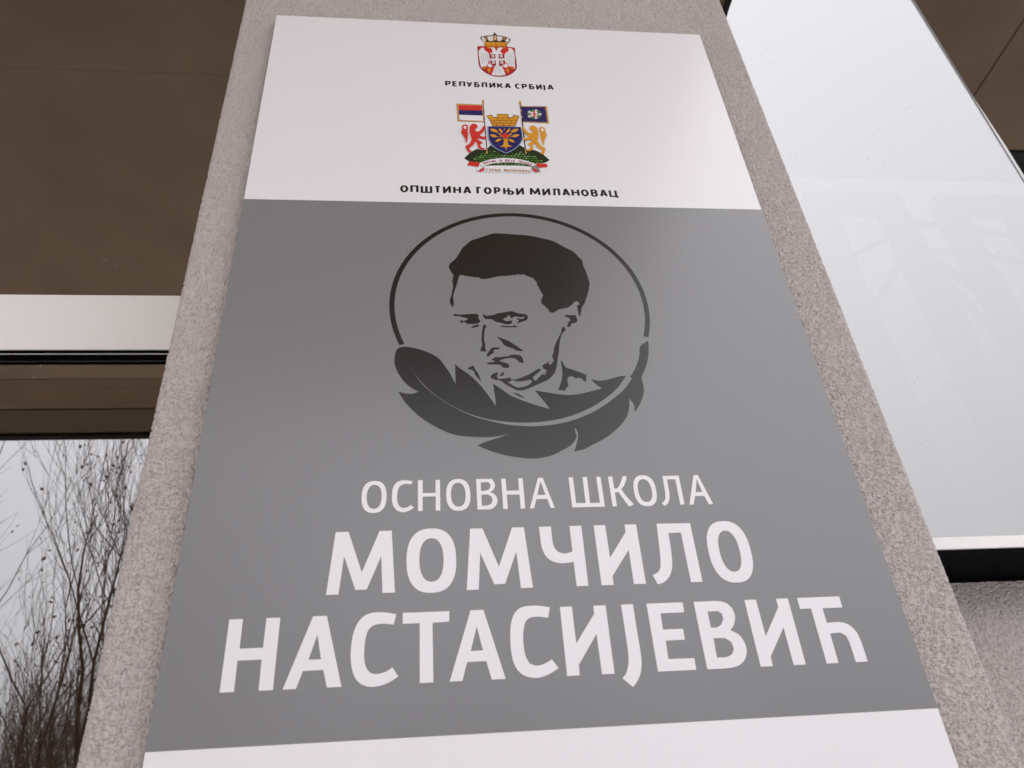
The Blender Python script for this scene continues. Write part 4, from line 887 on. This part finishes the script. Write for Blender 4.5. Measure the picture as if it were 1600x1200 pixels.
small_text(row('ОПШТИНА ГОРЊИ МИЛАНОВАЦ', [-128.6, -118.9, -116.8, -107.3, -105.0, -91.5, -89.7, -81.3, -79.3, -70.0, -67.5, -58.2, -55.9, -46.4, -40.6, -33.9, -32.1, -22.6, -20.0, -12.2, -9.4, 3.7, 5.9, 15.3, 21.8, 34.8, 37.0, 46.5, 48.5, 58.2, 60.6, 69.9, 71.6, 81.3, 82.9, 92.7, 94.9, 103.4, 105.7, 115.1, 116.8, 127.7], 651.2, 663.6),
           'type', 2.9, 2.2, sign, 'words ОПШТИНА ГОРЊИ МИЛАНОВАЦ in small black capitals')

# state coat of arms
arms = link('coat_of_arms', None, sign)
arms['label'] = 'small red shield with white two-headed eagle under a gold crown'
order = []
for p, ink, P in STATE_ARMS:
    if p not in order: order.append(p)
bases = dict(shield=1, eagle=4, escutcheon=24, claws=44, crown=2)
for p in order:
    if p == 'claws':
        for q, ink, P in STATE_ARMS:
            if q == p: printed('claw', [(ink, [smooth(P, 50, 3)])], arms, base=44)
        continue
    printed(p, [(ink, [smooth(P, 50, 3)]) for q, ink, P in STATE_ARMS if q == p], arms, base=bases[p])

# town coat of arms
town = link('coat_of_arms', None, sign)
town['label'] = 'town arms with blue shield, two lions, two flags and a green mound'
bases = dict(mound=1, ribbon=8, flag_a=3, flag_b=3, mural_crown=4, shield=20, tree=24, lion_a=24, lion_b=24)
names = dict(flag_a='flag', flag_b='flag', lion_a='lion', lion_b='lion')
for p, gs in TOWN_ARMS.items():
    L = [(ink, [smooth(P, 55, 3) if p in ('mound', 'lion_a', 'lion_b', 'tree', 'shield', 'ribbon') else P]) for ink, P in gs]
    printed(names.get(p, p), L, town, base=bases[p])
# leafy bumps of the mound
rnd = random.Random(5)
V, Fc, Ix = [], [], []
inks = ['mgreen', 'green', 'lgreen']
for r in range(8):
    z = 727 - r * 3.7
    for k in range(27):
        x = -52 + k * 4.05 + (r % 2) * 2.0 + rnd.uniform(-.4, .4)
        t = abs(x + .5) / 51
        top = 733 - max(0, t - .42) * 44 if t > .35 else 722 + t * 24
        if z > top - 2 or t > .93 or z < (706 if t > .62 else 699.5) + 1.5 or (t > .8 and z < 709): continue
        w_, h_ = rnd.uniform(1.3, 1.85), rnd.uniform(.9, 1.35)
        o = len(V)
        V += [((x + w_ * math.cos(a)) / 1000, -6 * LAY, (z + h_ * math.sin(a)) / 1000) for a in (i * math.pi / 4 for i in range(8))]
        Fc.append(tuple(range(o, o + 8)))
        Ix.append(2 if rnd.random() < .4 else 1 if z < 721 else 0)
lf = mesh('mound_leaves', V, Fc, [INK[i] for i in inks], town, idx=Ix)
# motto along the ribbon and the town's name below
mot, n = 'ВРЕМЕ И МОЈЕ ПРАВО', 18
items = []
for i, ch in enumerate(mot):
    if ch == ' ': continue
    t = (i + .5) / n * 2 - 1
    x = -.6 + t * 29.5
    zc = 710.6 - 6.6 * t * t
    items.append((ch, x - 1.35, x + 1.35, zc - 2.0, zc + 2.0, math.atan(-2 * 6.6 * t / 29.5)))
small_text(items, 'motto', .75, .6, town, None, 20, 'motto')
nm, n = 'ГОРЊИ МИЛАНОВАЦ', 15
small_text([(ch, -27.6 + i * 3.6, -27.6 + i * 3.6 + 2.9, 690.2, 695.0, 0) for i, ch in enumerate(nm) if ch != ' '], 'goldb', .7, .55, town, None, 20, 'town_name')

# ------------------------------------------------------------------ what the glass mirrors: tree, frames, houses
def make_tree(seed, height, stems, spread, leaves):
    R = random.Random(seed)
    TV, TF, BV, BF, LV, LF = [], [], [], [], [], []
    def grow(p, d, length, r, depth):
        n = 5 if depth < 3 else 4
        pts, rads = [p.copy()], [r]
        q = p.copy(); dd = d.copy()
        for k in range(n):
            dd = (dd + Vector((R.uniform(-.16, .16), R.uniform(-.16, .16), R.uniform(.0, .14)))).normalized()
            q = q + dd * length / n
            pts.append(q.copy()); rads.append(r * (1 - .55 * (k + 1) / n))
        if depth == 0: tube(TV, TF, pts, rads, 7)
        else: tube(BV, BF, pts, rads, 5 if depth == 1 else 3)
        if depth >= 4:
            if R.random() < leaves:
                for _ in range(R.choice((1, 1, 2))):
                    c = pts[R.randint(2, n)] + Vector((R.uniform(-.04, .04), R.uniform(-.04, .04), R.uniform(-.05, .02)))
                    s = R.uniform(.012, .026)
                    a = Vector((R.uniform(-1, 1), R.uniform(-1, 1), R.uniform(-1, 1))).normalized() * s
                    b = a.cross(Vector((R.uniform(-1, 1), R.uniform(-1, 1), R.uniform(-1, 1)))).normalized() * s * .6
                    o = len(LV)
                    LV.extend([tuple(c - a), tuple(c + b), tuple(c + a), tuple(c - b)]); LF.append((o, o + 1, o + 2, o + 3))
            return
        kids = (5, 4, 4, 4)[depth]
        for k in range(kids):
            t = R.uniform(.3, 1.0) if k else 1.0
            i = min(n, max(1, int(round(t * n))))
            side = Vector((R.uniform(-1, 1), R.uniform(-1, 1), R.uniform(-.1, .6))).normalized()
            nd = (dd * R.uniform(.75, 1.25) + side * R.uniform(.35, .75)).normalized()
            grow(pts[i], nd, length * R.uniform(.5, .72), max(.0021, rads[i] * R.uniform(.5, .75)), depth + 1)
    for s in range(stems):
        a = 2 * math.pi * s / stems + R.uniform(-.3, .3)
        d = Vector((math.cos(a) * spread, math.sin(a) * spread, 1)).normalized()
        grow(Vector((math.cos(a) * .12, math.sin(a) * .12, 0)), d, height * R.uniform(.42, .52), R.uniform(.045, .065), 0)
    out = []
    for nm, v, f, m in (('trunk', TV, TF, M['bark']), ('crown', BV, BF, M['bark']), ('leaves', LV, LF, M['leaf'])):
        me = bpy.data.meshes.new(nm)
        me.from_pydata(v, [], f); me.materials.append(m); me.update()
        out.append((nm, me))
    return out
def place_tree(parts, loc, rz, sc, label, group=None):
    t = tag(link('bare_tree', None, None, loc), label, 'tree', group)
    t.rotation_euler = (0, 0, rz); t.scale = (sc, sc, sc)
    for nm, me in parts:
        o = link(nm, me, t)
    return t
TREE = make_tree(11, 6.6, 6, .16, .36)
place_tree(TREE, (-2.5, -6.3, 0), .4, 1.03, 'bare multi-stemmed tree with few dry leaves mirrored in the tall window', 'multi-stemmed trees on the lawn')
place_tree(TREE, (-4.0, -9.3, 0), 2.1, .74, 'multi-stemmed tree standing farthest back in the clump on the lawn', 'multi-stemmed trees on the lawn')
place_tree(TREE, (-2.75, -8.2, 0), 4.0, .95, 'tall multi-stemmed bare tree straight behind the mirrored one', 'multi-stemmed trees on the lawn')

place_tree(TREE, (-2.15, -7.3, 0), 5.2, .72, 'low bushy multi-stemmed tree right beside the mirrored one', 'multi-stemmed trees on the lawn')
place_tree(TREE, (-3.2, -7.1, 0), 1.1, .66, 'lowest shrubby multi-stemmed tree in the clump on the lawn', 'multi-stemmed trees on the lawn')
place_tree(TREE, (-3.9, -7.7, 0), 3.3, .70, 'broad shrubby multi-stemmed tree at the open end of the clump', 'multi-stemmed trees on the lawn')

def house(loc, rz, wd, dp, eave, ridge, wallm, label):
    t = thing('house', loc, label, 'house', None)
    t.rotation_euler = (0, 0, rz)
    h = wd / 2
    prism('wall', [(-h, 0), (h, 0), (h, eave), (0, ridge), (-h, eave)], 0, dp, wallm, t)
    for s in (-1, 1):
        sl = math.atan2(ridge - eave, h)
        nx, nz = math.sin(sl) * -s * -1, math.cos(sl)
        a = (s * (h + .5), eave - .5 * (ridge - eave) / h + .03); b = (0, ridge + .03)
        prism('roof', [a, b, (b[0], b[1] + .18), (a[0], a[1] + .18)], -.4, dp + .4, M['tile'], t)
    fl = int(eave // 2.7)
    nwin = int(wd // 2.4)
    for k in range(fl):
        for i in range(nwin):
            x = -h + (i + .5) * wd / nwin; z = .9 + k * 2.7
            f = box('window', x - .6, x + .6, -.05, -.002, z, z + 1.4, M['hframe'], t)
            box('glass', x - .52, x - .03, -.06, -.0505, z + .08, z + 1.32, M['hglass'], f)
            box('glass', x + .03, x + .52, -.06, -.0505, z + .08, z + 1.32, M['hglass'], f)
    return t
house((24, -40, 0), math.pi, 9.8, 11, 5.6, 8.9, M['plaster'], 'large grey plastered house with steep tiled gable roof')
house((-24, -26, 0), math.pi, 9, 9, 5.6, 8.4, M['plaster2'], 'ochre plastered house with low tiled gable roof')
house((1.5, -24, 0), math.pi, 10, 9, 5.6, 8.6, M['plaster'], 'grey plastered house standing between the bare trees')
T2 = make_tree(23, 7.4, 3, .16, .3)
for i, (x, y, s, lb) in enumerate(((-12, -17, 1.0, 'bare winter tree on the lawn before the ochre house'), (-6.6, -18, 1.05, 'bare winter tree on the lawn behind the multi-stemmed trees'),
                                   (5.5, -19, .9, 'bare winter tree on the lawn beside the grey house'), (12.0, -20, .95, 'bare winter tree on the lawn before the steep-gabled house'))):
    place_tree(T2, (x, y, 0), i * 1.7, s, lb, 'bare trees before the houses')

def spruce_mesh(seed, h):
    R = random.Random(seed)
    V, F, TV, TF = [], [], [], []
    tube(TV, TF, [Vector((0, 0, h * k / 6)) for k in range(7)], [.16 * (1 - k / 6.3) for k in range(7)], 8)
    for k in range(1500):
        t = R.random() ** .8
        z = .5 + t * (h - .5)
        r = (1 - t) * h * .24 * R.uniform(.75, 1.1) + .05
        a = R.uniform(0, 2 * math.pi)
        d = Vector((math.cos(a), math.sin(a), -.28)); s = Vector((-math.sin(a), math.cos(a), 0))
        for u in (.25, .55, .85):
            c = Vector((0, 0, z)) + d * r * u
            L = d * r * .26; w_ = s * (.05 + .10 * r * (1.1 - u)) + Vector((0, 0, R.uniform(-.05, .05)))
            o = len(V)
            V += [tuple(c - L), tuple(c + w_), tuple(c + L), tuple(c - w_ + Vector((0, 0, -.05)))]
            F.append((o, o + 1, o + 2, o + 3))
    out = []
    for nm, v, f, m in (('trunk', TV, TF, M['bark']), ('crown', V, F, M['needle'])):
        me = bpy.data.meshes.new(nm); me.from_pydata(v, [], f); me.materials.append(m); me.update()
        out.append((nm, me))
    return out
SP = spruce_mesh(6, 6.2)  # unseen spruces added to darken the sheen low on the sign
for x, y, rz, s, lb in ((6.6, -13.5, 0, 1.0, 'dark spruce added to dim the sign sheen, nearest the pavement corner'), (9.2, -15, 1.3, 1.08, 'tallest dark spruce added to dim the sign sheen, in the middle of the three'), (12.2, -14.5, 2.5, .94, 'smallest dark spruce added to dim the sign sheen, by the winter tree')):
    t = tag(link('added_spruce', None, None, (x, y, 0)), lb, 'tree', 'spruces added to dim the sign sheen')
    t.rotation_euler = (0, 0, rz); t.scale = (s, s, s)
    for nm, me in SP: link(nm, me, t)
